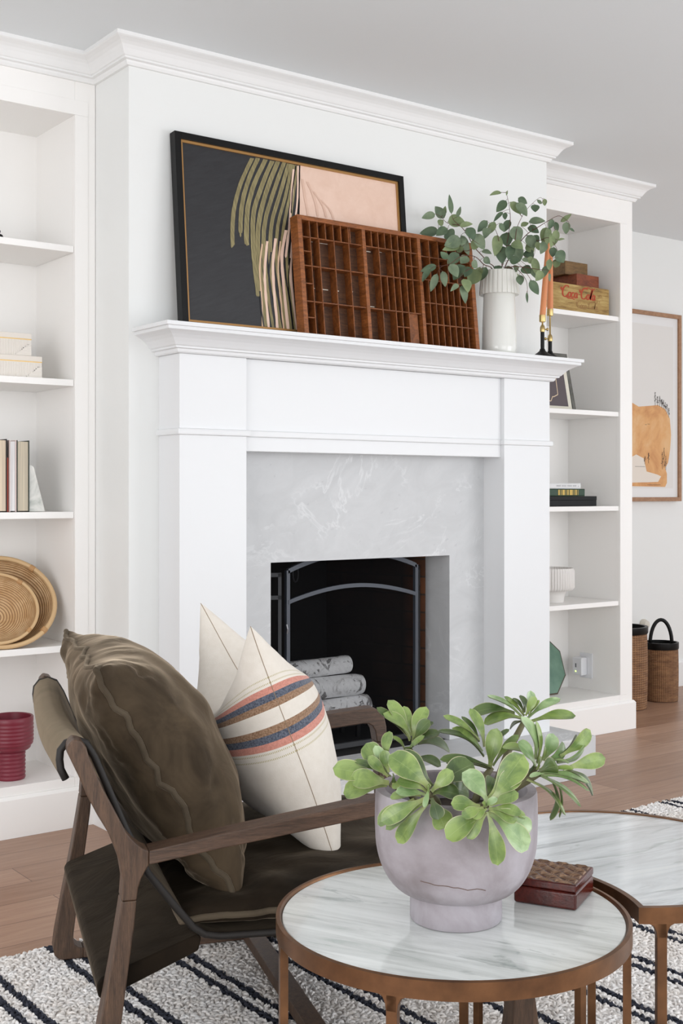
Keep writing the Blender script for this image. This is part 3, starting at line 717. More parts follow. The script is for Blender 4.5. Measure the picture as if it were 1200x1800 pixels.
be = NT('marble_bookend', .2); be.color(be.ramp(be.noise(be.coord(), 9, 6, .6, 1.2), [(.35, srgb(176, 180, 172)), (.5, srgb(212, 212, 206)), (.66, srgb(232, 230, 224))]))
tag(MB().prism([(1.5135, 3.672, 1.0075), (1.568, 3.672, 1.0075), (1.530, 3.672, 1.150), (1.5135, 3.672, 1.158)], (0, .07, 0)).build('bookend', be.mat, bevel=.0015), 'grey-green marble wedge bookend to the right of the upright books', 'bookend')
# dark figure on the top left shelf
mb = MB()
for k, (x, z, r) in enumerate(((1.425, 1.864, .012), (1.40, 1.874, .016), (1.418, 1.882, .010), (1.405, 1.893, .010), (1.418, 1.898, .006), (1.436, 1.862, .006))):
    mb.lathe([(0, -r), (r*.6, -r*.75), (r, 0), (r*.7, r*.7), (0, r)], (x, 3.69, z+r*.2), 12)
tag(mb.build('black_figurine', M['black'], smooth=180), 'small black knobbly figurine on the upper left shelf at the frame edge', 'figurine')
# bamboo bowls
def bamboo():
    m = NT('coiled_bamboo', .55); tc = m.node('ShaderNodeTexCoord'); sp = m.sep(tc.outputs['UV'])
    a = m.noise(m.coord(), 22, 5, .6, .5); bnd = m.math('PINGPONG', m.math('MULTIPLY', sp[0], 22), .5)
    c = m.ramp(a, [(.3, srgb(190, 148, 100)), (.7, srgb(226, 192, 148))])
    c = m.mix(m.ramp(bnd, [(.05, (1,1,1)), (.22, (0,0,0))]), c, srgb(132, 92, 54)); m.color(c)
    m.bump(bnd, .8, .004); return m.mat
BB = bamboo()
def bowl(c, axis, Rr, dep, rim, label):
    t = thing('bamboo_bowl', label, 'bowl', c-V(0, 0, Rr*.75), 'coiled bamboo bowls')
    ax = Vector(axis).normalized(); X = ax.cross(V(0,0,1)).normalized(); Y = X.cross(ax)
    def fn(s):
        def f(u, v):
            a = 2*pi*v; rr = Rr*math.sin(u*pi/2)**.9 if u < 1 else Rr; h = -dep*(1-(math.sin(u*pi/2)**.9)**2.6)
            off = -.006 if s else 0
            rr2 = rr+(.004 if s else 0)
            rr2 *= 1+.006*math.sin(3*a)
            return c+X*(rr2*math.cos(a))+Y*(rr2*math.sin(a))+ax*(h+off)
        return f
    MB().grid(fn(0), 40, 64, flip=False).build('inside', BB, t, smooth=180)
    MB().grid(fn(1), 30, 64, flip=True).build('outside', BB, t, smooth=180)
    MB().tube([c+X*((Rr+.002)*math.cos(a))+Y*((Rr+.002)*math.sin(a)) for a in [2*pi*k/64 for k in range(64)]], rim, 8, closed=True).build('rim', plain('bamboo_rim', (214, 180, 134), .5), t, smooth=180)
    bmat = plain('rattan_binding', (190, 146, 98), .6)
    for a in (.9, 2.3, 3.9, 5.3):
        p = c+X*(Rr*math.cos(a))+Y*(Rr*math.sin(a)); td = (-X*math.sin(a)+Y*math.cos(a))
        MB().tube([p-td*.008, p+td*.008], rim*1.35, 8).build('binding', bmat, t, smooth=60)
bowl(V(1.452, 3.748, .722), (-.22, -1.0, .80), .166, .088, .008, 'large coiled bamboo bowl leaning at the back of the left shelf')
bowl(V(1.424, 3.722, .705), (-.22, -1.0, .80), .128, .055, .0055, 'smaller coiled bamboo bowl nested inside the large one')
# burgundy vessel
bg = plain('burgundy_ceramic', (124, 40, 56), .38)
prof = []
def rings(r0, r1, z0, z1, n, amp=.0028):
    o = []
    for k in range(n*6+1):
        t = k/(n*6); o.append((r0+(r1-r0)*t+amp*abs(math.sin(pi*t*n)), z0+(z1-z0)*t))
    return o
prof = [(.044, 0)]+rings(.044, .044, .001, .088, 7)+[(.050, .090)]+rings(.056, .070, .093, .118, 2)+rings(.070, .070, .119, .178, 5, .002)+[(.071, .180), (.0715, .196), (.069, .199), (.064, .197), (.062, .17), (.055, .12), (.02, .10), (0, .10)]
tag(MB().lathe(prof, (1.478, 3.735, .1585), 72).build('ribbed_vessel', bg, smooth=60), 'burgundy ribbed pedestal vessel on the bottom left shelf behind the armchair', 'vessel')

# ------------------------------------------------------------ right shelves
cw_ = NT('crate_wood', .7); co_ = cw_.coord(scale=(1.2, 6, 9))
c_ = cw_.ramp(cw_.noise(co_, 9, 6, .65, .5), [(.28, srgb(92, 66, 34)), (.45, srgb(158, 126, 70)), (.7, srgb(190, 164, 104))])
cw_.color(c_); cw_.bump(cw_.noise(co_, 30, 4), .3, .001); cw_ = cw_.mat
rw = wood('red_box_wood', (104, 44, 20), (156, 78, 38), (2, 8, 10), scale=8); ow = wood('olive_box_wood', (98, 70, 34), (142, 108, 62), (2, 8, 10), scale=8)
def crate(name, x0, x1, y0, y1, z0, z1, th, mat, label, joints=None):
    t = thing(name, label, 'crate', ((x0+x1)/2, (y0+y1)/2, z0))
    MB().box((x0+th, y0, z0), (x1-th, y0+th, z1)).build('front_board', mat, t, bevel=.001)
    MB().box((x0+th, y1-th, z0), (x1-th, y1, z1)).build('back_board', mat, t, bevel=.001)
    MB().box((x0, y0, z0), (x0+th, y1, z1)).build('end_board', mat, t, bevel=.001)
    MB().box((x1-th, y0, z0), (x1, y1, z1)).build('end_board', mat, t, bevel=.001)
    MB().box((x0+th, y0+th, z0), (x1-th, y1-th, z0+.006)).build('bottom', mat, t)
    return t
c1 = crate('wooden_crate', 3.80, 4.243, 3.665, 3.90, 1.8585, 1.980, .010, cw_, 'old yellowed wooden soda crate with red Coca-Cola script, bottom of the stack')
# lettering: brush strokes on the front board
def ribbon(mb, P, wfun, y):
    n = len(P)
    vs = []
    for i in range(n):
        a = P[max(i-1, 0)]; b = P[min(i+1, n-1)]; dx, dz = b[0]-a[0], b[1]-a[1]; L = math.hypot(dx, dz) or 1
        # broad-nib pen: width depends on direction
        w_ = wfun*(.35+.65*abs(dz)/L)/2
        nx, nz = -dz/L*w_, dx/L*w_
        vs += [(P[i][0]-nx, y, P[i][1]-nz), (P[i][0]+nx, y, P[i][1]+nz)]
    mb.add(vs, [(2*i, 2*i+1, 2*i+3, 2*i+2) for i in range(n-1)])
def arc(cx, cz, rx, rz, a0, a1, n=16): return [(cx+rx*math.cos(math.radians(a0+(a1-a0)*k/n)), cz+rz*math.sin(math.radians(a0+(a1-a0)*k/n))) for k in range(n+1)]
def script(x0, z0, s, y, mb, wpen=.30):
    sh = lambda P: [(x0+s*(px+.28*pz), z0+s*pz) for px, pz in P]
    def letter_C(x): return [arc(x+.75, .95, .75, .95, 48, 330, 26), [(x+.05, 1.35), (x-.35, 1.05), (x-.55, 1.25), (x-.35, 1.5)]]
    def letter_o(x): return [arc(x+.32, .42, .32, .42, 60, 430, 20)]
    def letter_c(x): return [arc(x+.32, .42, .32, .42, 50, 320, 16)]
    def letter_a(x): return [arc(x+.30, .42, .30, .42, 40, 400, 18), [(x+.6, .82), (x+.58, .2), (x+.68, .02), (x+.85, .2)]]
    def letter_l(x): return [[(x+.1, .1), (x+.32, 1.2), (x+.42, 1.85), (x+.25, 1.9), (x+.15, 1.2), (x+.15, .3), (x+.3, .0), (x+.5, .2)]]
    L = []
    L += letter_C(0)+letter_o(1.45)+letter_c(2.25)+letter_a(3.0)
    L += [[(3.95, .62), (4.25, .62)]]                       # hyphen
    L += letter_C(4.55)+letter_o(6.0)+letter_l(6.75)+letter_a(7.35)
    L += [[(.9, .1), (1.7, -.22), (2.6, -.18), (3.2, -.3)], [(5.1, 1.75), (5.9, 2.05), (6.9, 1.7), (7.6, 1.95)]]  # swashes
    for j, P in enumerate(L): ribbon(mb, sh(P), wpen*s, y-.00002*j)
cr = plain('faded_red_print', (172, 66, 34), .7); cg = plain('faint_brown_print', (150, 112, 66), .7)
mb = MB(); script(3.935, 1.922, .0262, 3.6642, mb, .38); mb.build('painted_script', cr, c1)
mb = MB(); script(4.03, 1.882, .0165, 3.6643, mb, .28); mb.build('faded_script', cg, c1)
def textmesh(s, size, x, y, z, mat, parent, name='lettering', shear=0, rot=(pi/2, 0, 0), ext=.0002, align='LEFT'):
    cu = bpy.data.curves.new('t', 'FONT'); cu.body = s; cu.size = size; cu.shear = shear; cu.extrude = ext; cu.align_x = align
    o = bpy.data.objects.new('t', cu); COL.objects.link(o); bpy.context.view_layer.update()
    me = bpy.data.meshes.new_from_object(o.evaluated_get(bpy.context.evaluated_depsgraph_get())); bpy.data.objects.remove(o)
    me.name = name; me.materials.clear(); me.materials.append(mat); q = bpy.data.objects.new(name, me); COL.objects.link(q)
    off = Vector((0,0,0)); p = parent
    while p is not None: off += p.location; p = p.parent
    q.location = V(x, y, z)-off; q.rotation_euler = rot
    if parent is not None: q.parent = parent
    return q
textmesh('NO', .018, 4.165, 3.6645, 1.938, cg, c1, 'stencil_lettering'); textmesh('BOTT', .017, 4.140, 3.6645, 1.912, cg, c1, 'stencil_lettering')
crate('dovetailed_box', 4.070, 4.215, 3.70, 3.86, 1.9805, 2.040, .008, rw, 'reddish brown open wooden box stacked on the soda crate')
crate('small_open_crate', 4.040, 4.185, 3.74, 3.88, 2.0405, 2.100, .008, ow, 'small olive brown open wooden crate, topmost of the stack')
# frame and drawing
pf = thing('silver_photo_frame', 'grey metal frame leaning on the right shelf behind the line drawing', 'frame', (3.98, 3.8, 1.4305))
F, H = lean_basis(3.80, 3.775, 1.4308, 3.835, 1.700)
gm = mottled('aged_silver', (108, 108, 104), (150, 150, 146), .35, 15, .05, Metallic=.7)
mb = MB(); W_ = .352
for a in ((0, 0, .02, H), (W_-.02, 0, W_, H), (.02, 0, W_-.02, .02), (.02, H-.02, W_-.02, H)): fbox(mb, F, *a, -.012, 0)
mb.build('frame_rim', gm, pf, bevel=.001); mb = MB(); fbox(mb, F, .02, .02, W_-.02, H-.02, -.012, -.004); mb.build('frame_picture', plain('grey_print', (120, 122, 120), .5), pf)
dc = thing('line_drawing', 'white-edged dark plum card with a cream line drawing, in front of the grey frame', 'picture', (3.94, 3.74, 1.4305))
F, H = lean_basis(3.76, 3.730, 1.4308, 3.772, 1.640); W_ = .315
mb = MB(); fbox(mb, F, 0, 0, W_, H, -.006, 0); mb.build('card', plain('ivory_card', (226, 221, 206), .6), dc)
mb = MB(); quad(mb, F, .018, .020, W_-.022, H-.022, .0006); mb.build('plum_panel', plain('plum_print', (92, 82, 86), .6), dc)
mb = MB(); P = [(.150, .045), (.185, .040), (.200, .062), (.205, .060), (.235, .072), (.238, .160), (.215, .175), (.160, .165), (.12, .15)]
for a, b in zip(P[:-1], P[1:]):
    dx, dz = b[0]-a[0], b[1]-a[1]; L = math.hypot(dx, dz); nx, nz = -dz/L*.002, dx/L*.002
    mb.add([F(a[0]-nx, a[1]-nz, .0012), F(b[0]-nx, b[1]-nz, .0012), F(b[0]+nx, b[1]+nz, .0012), F(a[0]+nx, a[1]+nz, .0012)], [(0, 1, 2, 3)])
mb.build('drawn_line', plain('cream_line', (222, 200, 170), .6), dc)
# stacked books
def flat_book(x0, x1, y0, y1, z0, z1, cover, label, name='book', rnd=0):
    t = thing(name, label, 'book', ((x0+x1)/2, (y0+y1)/2, z0), 'books lying on the right shelf')
    th = .003
    MB().box((x0, y0, z0), (x1, y1, z0+th)).box((x0, y0, z1-th), (x1, y1, z1)).box((x0, y0, z0+th), (x1, y0+th, z1-th)).build('cover', cover, t, bevel=.0012)
    MB().box((x0+.004, y0+th, z0+th), (x1-.004, y1-.004, z1-th)).build('pages', plain('paper_block', (228, 222, 208), .8), t)
    return t
bb = thing('black_box', 'flat matte black box at the bottom of the book stack on the right shelf', 'box', (4.03, 3.78, 1.0075))
bx((3.84, 3.672, 1.0075), (4.168, 3.90, 1.034), M['black'], bb, 'box_base'); bx((3.839, 3.671, 1.0342), (4.1685, 3.901, 1.0515), M['black'], bb, 'lid')
gb = flat_book(3.84, 4.106, 3.685, 3.87, 1.0520, 1.0840, plain('green_leather', (36, 66, 44), .4), 'green leather book with gold spine bands in the right stack')
mb = MB(); gx = 3.935
for wdt in (.010, .004, .016, .003, .009, .020, .004, .010, .003, .012): 
    mb.box((gx, 3.6842, 1.0565), (gx+wdt, 3.6851, 1.0800)); gx += wdt+.006
    if gx > 4.06: break
mb.build('gold_tooling', plain('gold_leaf', (188, 158, 88), .35, Metallic=.7), gb)
wb = flat_book(3.84, 4.085, 3.69, 3.86, 1.0845, 1.1090, plain('white_jacket', (226, 226, 226), .45), 'white paperback with pale grey spine text, top of the right stack')
mb = MB()
for k in range(22):
    if k % 6 != 5: mb.box((3.93+.0058*k, 3.6892, 1.094), (3.9335+.0058*k, 3.6899, 1.1005))
mb.box((4.068, 3.6892, 1.093), (4.071, 3.6899, 1.098)); mb.build('spine_print', plain('grey_print_ink', (186, 186, 188), .6), wb)
stn = plain('black_stone', (22, 22, 24), .45)
for (x, z, r, h, lab) in ((3.893, 1.1093, .034, .030, 'flat black pebble resting on the white book'), (3.888, 1.1398, .024, .026, 'small round black pebble balanced on the flat one')):
    tag(MB().lathe([(0, 0), (r*.55, h*.06), (r*.92, h*.3), (r, h*.5), (r*.9, h*.75), (r*.5, h*.96), (0, h)], (x, 3.75, z), 28).build('black_pebble', stn, smooth=180), lab, 'stone')
# ribbed bowl
rb_ = thing('ribbed_white_bowl', 'white footed bowl with vertically ribbed sides on the right shelf', 'bowl', (3.985, 3.77, .5815))
wc = plain('matte_white_ceramic', (226, 222, 218), .55)
MB().lathe([(.052, 0), (.053, .004), (.056, .03), (.066, .048), (.085, .056)], (3.985, 3.77, .5815), 48).build('foot', wc, rb_, smooth=50)
MB().lathe([(.078, .052), (.092, .056), (.0985, .066), (.0985, .140), (.094, .152), (.089, .152), (.086, .10), (.05, .075), (0, .07)], (3.985, 3.77, .5815), 300, ribs=lambda a, h: (.022*math.sin(a*50) if .054 < h < .142 else 0)).build('bowl_body', wc, rb_, smooth=50)
# octagonal plate
F, H = lean_basis(3.835, 3.81, .1585, 3.90, .430)
oc = [(.135+.147*math.cos(math.radians(22.5+45*k)), .136+.147*math.sin(math.radians(22.5+45*k))) for k in range(8)]
ot = thing('octagonal_plate', 'green octagonal plate with dark rim leaning at the back of the bottom right shelf', 'plate', (3.86, 3.85, .1585))
gp = mottled('green_glaze', (84, 118, 102), (112, 144, 124), .35, 14, .1)
MB().prism([F(a+.04, b, 0) for a, b in oc], F(0, 0, -.010)-F(0, 0, 0)).build('plate_rim', plain('dark_rim', (74, 62, 44), .5), ot)
MB().prism([F(.175+(a-.135)*.95, .136+(b-.136)*.95, .0025) for a, b in oc], F(0, 0, -.002)-F(0, 0, 0)).build('plate_face', gp, ot)
# outlet and plug-in device
pl_ = thing('wall_outlet', 'white outlet plate on the inner side of the bottom right shelf', 'outlet', (4.274, 3.825, .27))
wp = plain('white_plastic', (232, 233, 236), .3)
bx((4.2685, 3.788, .212), (4.2748, 3.862, .327), wp, pl_, 'cover_plate'); bx((4.2665, 3.808, .232), (4.2686, 3.842, .307), wp, pl_, 'socket', .0005)
dv_ = thing('plug_in_device', 'white plug-in device with a small green light in the outlet', 'device', (4.25, 3.845, .27))
bx((4.228, 3.815, .226), (4.2664, 3.872, .308), wp, dv_, 'body', .005)
e_ = NT('green_led', .5); e_.b.inputs['Emission Color'].default_value = (.5, 1, .1, 1); e_.b.inputs['Emission Strength'].default_value = 3
MB().lathe([(0, 0), (.0032, 0), (.0032, .001), (0, .001)], (4.2275, 3.850, .244), 12, axis=(-1, 0, 0)).build('indicator_light', e_.mat, dv_)
bx((4.2272, 3.846, .262), (4.2281, 3.853, .280), plain('device_mark', (110, 112, 118), .5), dv_, 'printed_mark', 0)

# ------------------------------------------------------------ hallway: framed print, baskets
fp = thing('framed_print', 'tall oak-framed print of an orange hill with tiny ink trees on the far wall', 'picture', (5.13, 4.25, 1.5))
ok = wood('oak_frame', (150, 108, 76), (178, 136, 102), (3, 3, 3), scale=14, rough=.5); xa, xb, za, zb = 4.78, 5.50, 1.02, 2.04; yf = 4.235
mb = MB()
for a in ((xa, za, xa+.022, zb), (xb-.022, za, xb, zb), (xa+.022, za, xb-.022, za+.022), (xa+.022, zb-.022, xb-.022, zb)): mb.box((a[0], yf, a[1]), (a[2], 4.269, a[3]))
mb.build('oak_moulding', ok, fp, bevel=.001)
bx((xa+.022, yf+.012, za+.022), (xb-.022, 4.266, zb-.022), plain('white_mat', (232, 231, 230), .5), fp, 'mat_board', 0)
bx((xa+.062, yf+.0105, za+.07), (xb-.062, yf+.012, zb-.07), plain('print_paper', (226, 223, 219), .6), fp, 'print_sheet', 0)
om = NT('orange_wash', .7); om.color(om.ramp(om.noise(om.coord(), 5, 6, .65, .8), [(.28, srgb(196, 134, 84)), (.5, srgb(222, 168, 112)), (.75, srgb(232, 196, 148))])); om = om.mat
mb = MB(); y_ = yf+.0095
hill = [(4.85, 1.40), (4.87, 1.50), (4.95, 1.555), (5.05, 1.56), (5.15, 1.525), (5.23, 1.532), (5.31, 1.54), (5.37, 1.52), (5.41, 1.47), (5.42, 1.38), (5.412, 1.30), (5.395, 1.23), (5.37, 1.20), (5.385, 1.17), (5.385, 1.12), (5.37, 1.098), (5.20, 1.10), (5.0, 1.102), (4.9, 1.11), (4.86, 1.2)]
mb.add([(x, y_, z) for x, z in hill], [tuple(range(len(hill)))[::-1]])
mb.build('orange_hill', om, fp)
mb = MB(); lake = [(5.00, 1.13), (5.05, 1.24), (5.13, 1.27), (5.19, 1.25), (5.215, 1.18), (5.30, 1.165), (5.335, 1.155), (5.31, 1.125), (5.22, 1.122), (5.1, 1.12)]
mb.add([(x, y_-.0006, z) for x, z in lake], [tuple(range(len(lake)))[::-1]]); mb.build('pale_lake', plain('pale_wash', (232, 222, 210), .7), fp)
ink = plain('ink', (62, 54, 50), .7); rr = random.Random(5)
for (x, z, h) in [(5.285, 1.542, .065), (5.305, 1.54, .045), (5.323, 1.537, .05), (5.34, 1.532, .04), (5.355, 1.524, .045), (5.37, 1.514, .042), (5.385, 1.50, .05), (5.40, 1.482, .045), (5.345, 1.20, .085), (5.36, 1.21, .10), (5.375, 1.195, .07), (5.23, 1.23, .05), (5.20, 1.225, .035)]:
    mb = MB(); mb.box((x-.0008, y_-.0012, z-.006), (x+.0008, y_-.0006, z+h))
    for k in range(16):
        q = rr.random(); zz = z+h*(.25+.75*q); sx = rr.uniform(-1, 1)*.010*(1.1-q); s_ = rr.uniform(.0015, .004)
        mb.add([(x+sx-s_, y_-.001, zz), (x+sx+s_*.2, y_-.001, zz-s_*.5), (x+sx+s_, y_-.001, zz+s_*.6), (x+sx, y_-.001, zz+s_)], [(0, 1, 2, 3)])
    mb.build('ink_tree', ink, fp)
for (x0, x1, z) in ((5.20, 5.215, 1.43), (5.222, 5.24, 1.434), (5.0, 5.03, 1.44), (5.12, 5.20, 1.205), (5.22, 5.33, 1.108)):
    MB().box((x0, y_-.0012, z), (x1, y_-.0006, z+.0016)).build('ink_stroke', ink, fp)
def basket_mat():
    m = NT('woven_rattan', .7); tc = m.node('ShaderNodeTexCoord'); sp = m.sep(tc.outputs['UV'])
    a = m.math('PINGPONG', m.math('MULTIPLY', sp[0], 34), .5); b = m.math('PINGPONG', m.math('MULTIPLY', sp[1], 56), .5)
    wv = m.math('ADD', a, b); n = m.noise(m.coord(scale=(1, 1, 3)), 20, 5, .6)
    c = m.ramp(n, [(.3, srgb(112, 76, 48)), (.7, srgb(158, 116, 78))]); c = m.mix(m.ramp(wv, [(.12, (.8,.8,.8)), (.5, (0,0,0))]), c, srgb(74, 46, 28))
    m.color(c); m.bump(wv, .8, .004); return m.mat
BK = basket_mat()
def basket(cx, cy, r, h, label, handle, group='rattan floor baskets'):
    t = thing('rattan_basket', label, 'basket', (cx, cy, 0), group)
    MB().grid(lambda u, v: V(cx+r*(.97+.03*math.sin(pi*u))*math.cos(2*pi*v), cy+r*(.97+.03*math.sin(pi*u))*math.sin(2*pi*v), .004+(h-.02)*u), 24, 64, flip=True).build('woven_side', BK, t, smooth=180)
    MB().lathe([(0, 0), (r*.96, 0), (r*.96, .006), (0, .006)], (cx, cy, 0), 40).build('base', BK, t)
    MB().lathe([(r*.985, h-.035), (r*1.015, h-.03), (r*1.015, h), (r*.90, h), (r*.90, h-.05), (r*.93, h-.25), (r*.93, h-.26)], (cx, cy, 0), 48).build('black_rim', M['black'], t, smooth=50)
    if handle:
        rx, rz = handle
        MB().tube([V(cx+rt.x*rx*math.cos(a), cy+rt.y*rx*math.cos(a), h-.012+rz*math.sin(a)) for a in [pi*k/18 for k in range(19)]], .0095, 10).build('handle', M['black'], t, smooth=180)
basket(4.735, 4.02, .135, .405, 'tall wide rattan basket with black rim partly hidden behind the bookcase', None)
basket(5.065, 4.03, .088, .300, 'smaller rattan basket with arched black handle standing right of the taller one', (.056, .125))
tag(MB().lathe([(0, 0), (.028, 0), (.028, .012), (.02, .03), (0, .034)], (5.215, 4.2695, .36), 24, axis=(0, -1, 0)).build('door_stop', plain('ivory_plastic', (214, 208, 196), .5), smooth=50), 'round ivory door stop on the far wall just above the baskets', 'door stop')

# ------------------------------------------------------------ rug
RY = 2.67; RZ = .022
rg = thing('striped_rug', 'cream looped wool rug with pairs of thin black stripes under the chair and tables', 'rug', (2.3, 1.7, 0))
def rug_mat(name, bump):
    m = NT(name, .95); co = m.coord(); geo = m.node('ShaderNodeNewGeometry'); sp = m.sep(geo.outputs['Position'])
    wob = m.math('MULTIPLY', m.math('SUBTRACT', m.noise(geo.outputs['Position'], 22, 2), .5), .016)
    x = m.math('ADD', sp[0], wob)
    q = m.math('PINGPONG', m.math('ADD', m.math('SUBTRACT', x, .9635), 20.), .1)     # distance to pair centre
    f = m.math('LESS_THAN', m.math('ABSOLUTE', m.math('SUBTRACT', q, .020)), .0095)
    n = m.noise(geo.outputs['Position'], 75, 3); big = m.noise(geo.outputs['Position'], 9, 3)
    base = m.mix(m.ramp(n, [(.3, (0,0,0)), (.7, (1,1,1))]), srgb(242, 236, 231), srgb(255, 254, 253))
    base = m.mix(m.math('MULTIPLY', m.ramp(big, [(.4, (0,0,0)), (.65, (1,1,1))]), .35), base, srgb(226, 214, 200))
    c = m.mix(f, base, m.mix(n, srgb(26, 28, 38), srgb(70, 73, 86)))
    m.color(c)
    if bump: m.bump(m.noise(geo.outputs['Position'], 110, 3), .8, .008)
    return m.mat
RX0, RX1, RY0 = .2, 4.9, .2
MB().box((RX0, RY0, .001), (RX1, RY-.006, RZ-.008)).build('backing', rug_mat('rug_backing', True), rg)
def pile():
    rs = np.random.RandomState(4)
    xs = np.arange(.45, 4.85, .0102); ys = np.arange(.6, RY, .0102)
    gx, gy = np.meshgrid(xs, ys); p = np.stack([gx.ravel(), gy.ravel()], 1)
    p += rs.uniform(-.005, .005, p.shape)
    d = p[:, 0]*sY+p[:, 1]*cY; l = p[:, 0]*cY-p[:, 1]*sY
    keep = (np.abs(l/d) < .50) & (d > 1.6)
    p = p[keep]; n = len(p)
    K, S = 5, 4
    ang = rs.uniform(0, 2*pi, n); r = rs.uniform(.0045, .008, n); hgt = rs.uniform(.002, .0052, n); tr_ = rs.uniform(.0028, .0038, n)
    t = np.linspace(0, pi, K)
    ring = np.arange(S)*2*pi/S
    ca, sa = np.cos(ang), np.sin(ang)
    cx = p[:, 0, None]+ca[:, None]*np.cos(t)[None]*r[:, None]; cy = p[:, 1, None]+sa[:, None]*np.cos(t)[None]*r[:, None]
    lean = rs.uniform(-.005, .005, n)
    cx += (-sa*lean)[:, None]*np.sin(t)[None]; cy += (ca*lean)[:, None]*np.sin(t)[None]
    cz = RZ-.0085+hgt[:, None]*np.sin(t)[None]
    # cross-section frame: radial (in loop plane) and normal to the loop plane
    rx = ca[:, None]*np.cos(t); ry = sa[:, None]*np.cos(t); rz = np.broadcast_to(np.sin(t), rx.shape)
    nx, ny = -sa, ca
    vs = np.empty((n, K, S, 3))
    for s in range(S):
        a, b = math.cos(ring[s]), math.sin(ring[s])
        vs[:, :, s, 0] = cx+tr_[:, None]*(rx*a+nx[:, None]*b); vs[:, :, s, 1] = cy+tr_[:, None]*(ry*a+ny[:, None]*b); vs[:, :, s, 2] = cz+tr_[:, None]*rz*a
    base = (np.arange(n)*K*S)[:, None, None, None]
    k = np.arange(K-1)[:, None]; s = np.arange(S)[None]
    q = np.stack([k*S+s, k*S+(s+1) % S, (k+1)*S+(s+1) % S, (k+1)*S+s], -1)[None]+base
    q = q.reshape(-1, 4)
    me = bpy.data.meshes.new('pile'); me.vertices.add(n*K*S); me.vertices.foreach_set('co', (vs.reshape(-1, 3)-np.array([2.3, 1.7, 0])).ravel())
    me.loops.add(len(q)*4); me.loops.foreach_set('vertex_index', q.ravel().astype(np.int32))
    me.polygons.add(len(q)); me.polygons.foreach_set('loop_start', np.arange(0, len(q)*4, 4, dtype=np.int32)); me.polygons.foreach_set('use_smooth', np.ones(len(q), dtype=bool))
    me.update(calc_edges=True); me.materials.append(rug_mat('rug_pile', False))
    o = bpy.data.objects.new('pile', me); COL.objects.link(o); o.parent = rg; o['kind'] = 'stuff'
pile()

# ------------------------------------------------------------ lounge chair
psi = math.radians(-19.4)
FD = V(math.cos(psi), math.sin(psi), 0); LD = V(math.sin(psi), -math.cos(psi), 0); OR = V(1.120, 2.559, 0)
def K(s, w, z): return OR+FD*s+LD*w+V(0, 0, z)
FO = .022
ch = thing('lounge_chair', 'low walnut-framed lounge chair with olive velvet cushions facing right before the fireplace', 'armchair', K(.4, .35, FO))
post = [(.0515, .385), (.054, .419), (.049, .45), (.042, .469), (.029, .502), (.010, .535), (-.006, .567), (-.019, .599), (-.038, .640), (-.037, .652), (-.028, .661), (-.015, .658), (-.006, .645),
        (-.003, .632), (.020, .577), (.040, .538), (.059, .500), (.067, .489), (.076, .480), (.086, .471), (.097, .466), (.097, .442), (.090, .431), (.084, .420), (.079, .405), (.0765, .385)]
leg_r = [(.0515, .385), (.0765, .385), (.073, .345), (.062, .264), (.051, .181), (.042, .12), (.037, .08), (.036, .066), (.040, .054), (.048, .047), (.058, .045), (.058, FO), (.012, FO), (.003, .026), (-.005, .034), (-.008, .048), (-.004, .08), (.012, .165), (.034, .278), (.046, .35)]
rail = [(.058, FO), (.745, FO), (.745, .046), (.058, .045)]
leg_f = [(.745, FO), (.808, FO), (.818, .026), (.824, .036), (.825, .05), (.8215, .08), (.812, .146), (.796, .30), (.782, .464), (.757, .464), (.765, .30), (.770, .18), (.771, .13), (.769, .10), (.766, .075), (.760, .058), (.750, .048), (.745, .046)]
arm = [(.097, .442), (.20, .456), (.333, .472), (.499, .492), (.62, .502), (.722, .511), (.735, .510), (.745, .504), (.752, .492), (.757, .464), (.782, .464), (.781, .50), (.776, .522), (.768, .536), (.755, .545), (.740, .548), (.62, .537), (.499, .521), (.333, .499), (.20, .481), (.097, .466)]
TH = .046
def side(w0, lab):
    e = LD*TH
    for nm, poly, mt_ in (('back_post', post, 'walnut_z'), ('leg', leg_r, 'walnut_z'), ('floor_rail', rail, 'walnut_s'), ('leg', leg_f, 'walnut_z'), ('armrest', arm, 'walnut_s')):
        MB().prism([K(s, w0, z) for s, z in poly], e).build(nm, M[mt_], ch, bevel=.0028, seg=2)
side(-.046, 0); side(.689, 0)
MB().prism([K(.425, 0, FO+.001), K(.465, 0, FO+.001), K(.465, 0, FO+.027), K(.425, 0, FO+.027)], LD*.689).build('stretcher', M['walnut_z'], ch, bevel=.002)
# sling: fabric sheet from over the back posts down behind the back cushion and under the seat
prof = [(-.034, .588), (-.042, .604), (-.044, .620), (-.043, .634), (-.035, .645), (-.022, .650), (-.006, .644), (.008, .620), (.028, .572), (.059, .497), (.098, .415), (.146, .352), (.178, .312), (.200, .297), (.228, .291), (.40, .284), (.60, .290), (.77, .300)]
# arc-length resample
PR = []
for (a, b) in zip(prof[:-1], prof[1:]):
    L = math.hypot(b[0]-a[0], b[1]-a[1]); n = max(1, int(L/.012))
    PR += [(a[0]+(b[0]-a[0])*k/n, a[1]+(b[1]-a[1])*k/n) for k in range(n)]
PR.append(prof[-1])
W0, W1 = .001, .688
def slingf(off, ww0=W0, ww1=W1):
    def f(u, v):
        i = u*(len(PR)-1); k = min(int(i), len(PR)-2); q = i-k
        s = PR[k][0]*(1-q)+PR[k+1][0]*q; z = PR[k][1]*(1-q)+PR[k+1][1]*q
        tx, tz = PR[k+1][0]-PR[k][0], PR[k+1][1]-PR[k][1]; L = math.hypot(tx, tz)
        back = max(0, min(1, (z-.40)/.22))
        # below the top the sheet hangs behind, bulged backward by the cushion
        bl = .010*math.sin(pi*min(1, max(0, v)))**.8*back
        return K(s-bl+off*tz/L, ww0+(ww1-ww0)*v, z-off*tx/L-.012*math.sin(pi*v)*back)
    return f
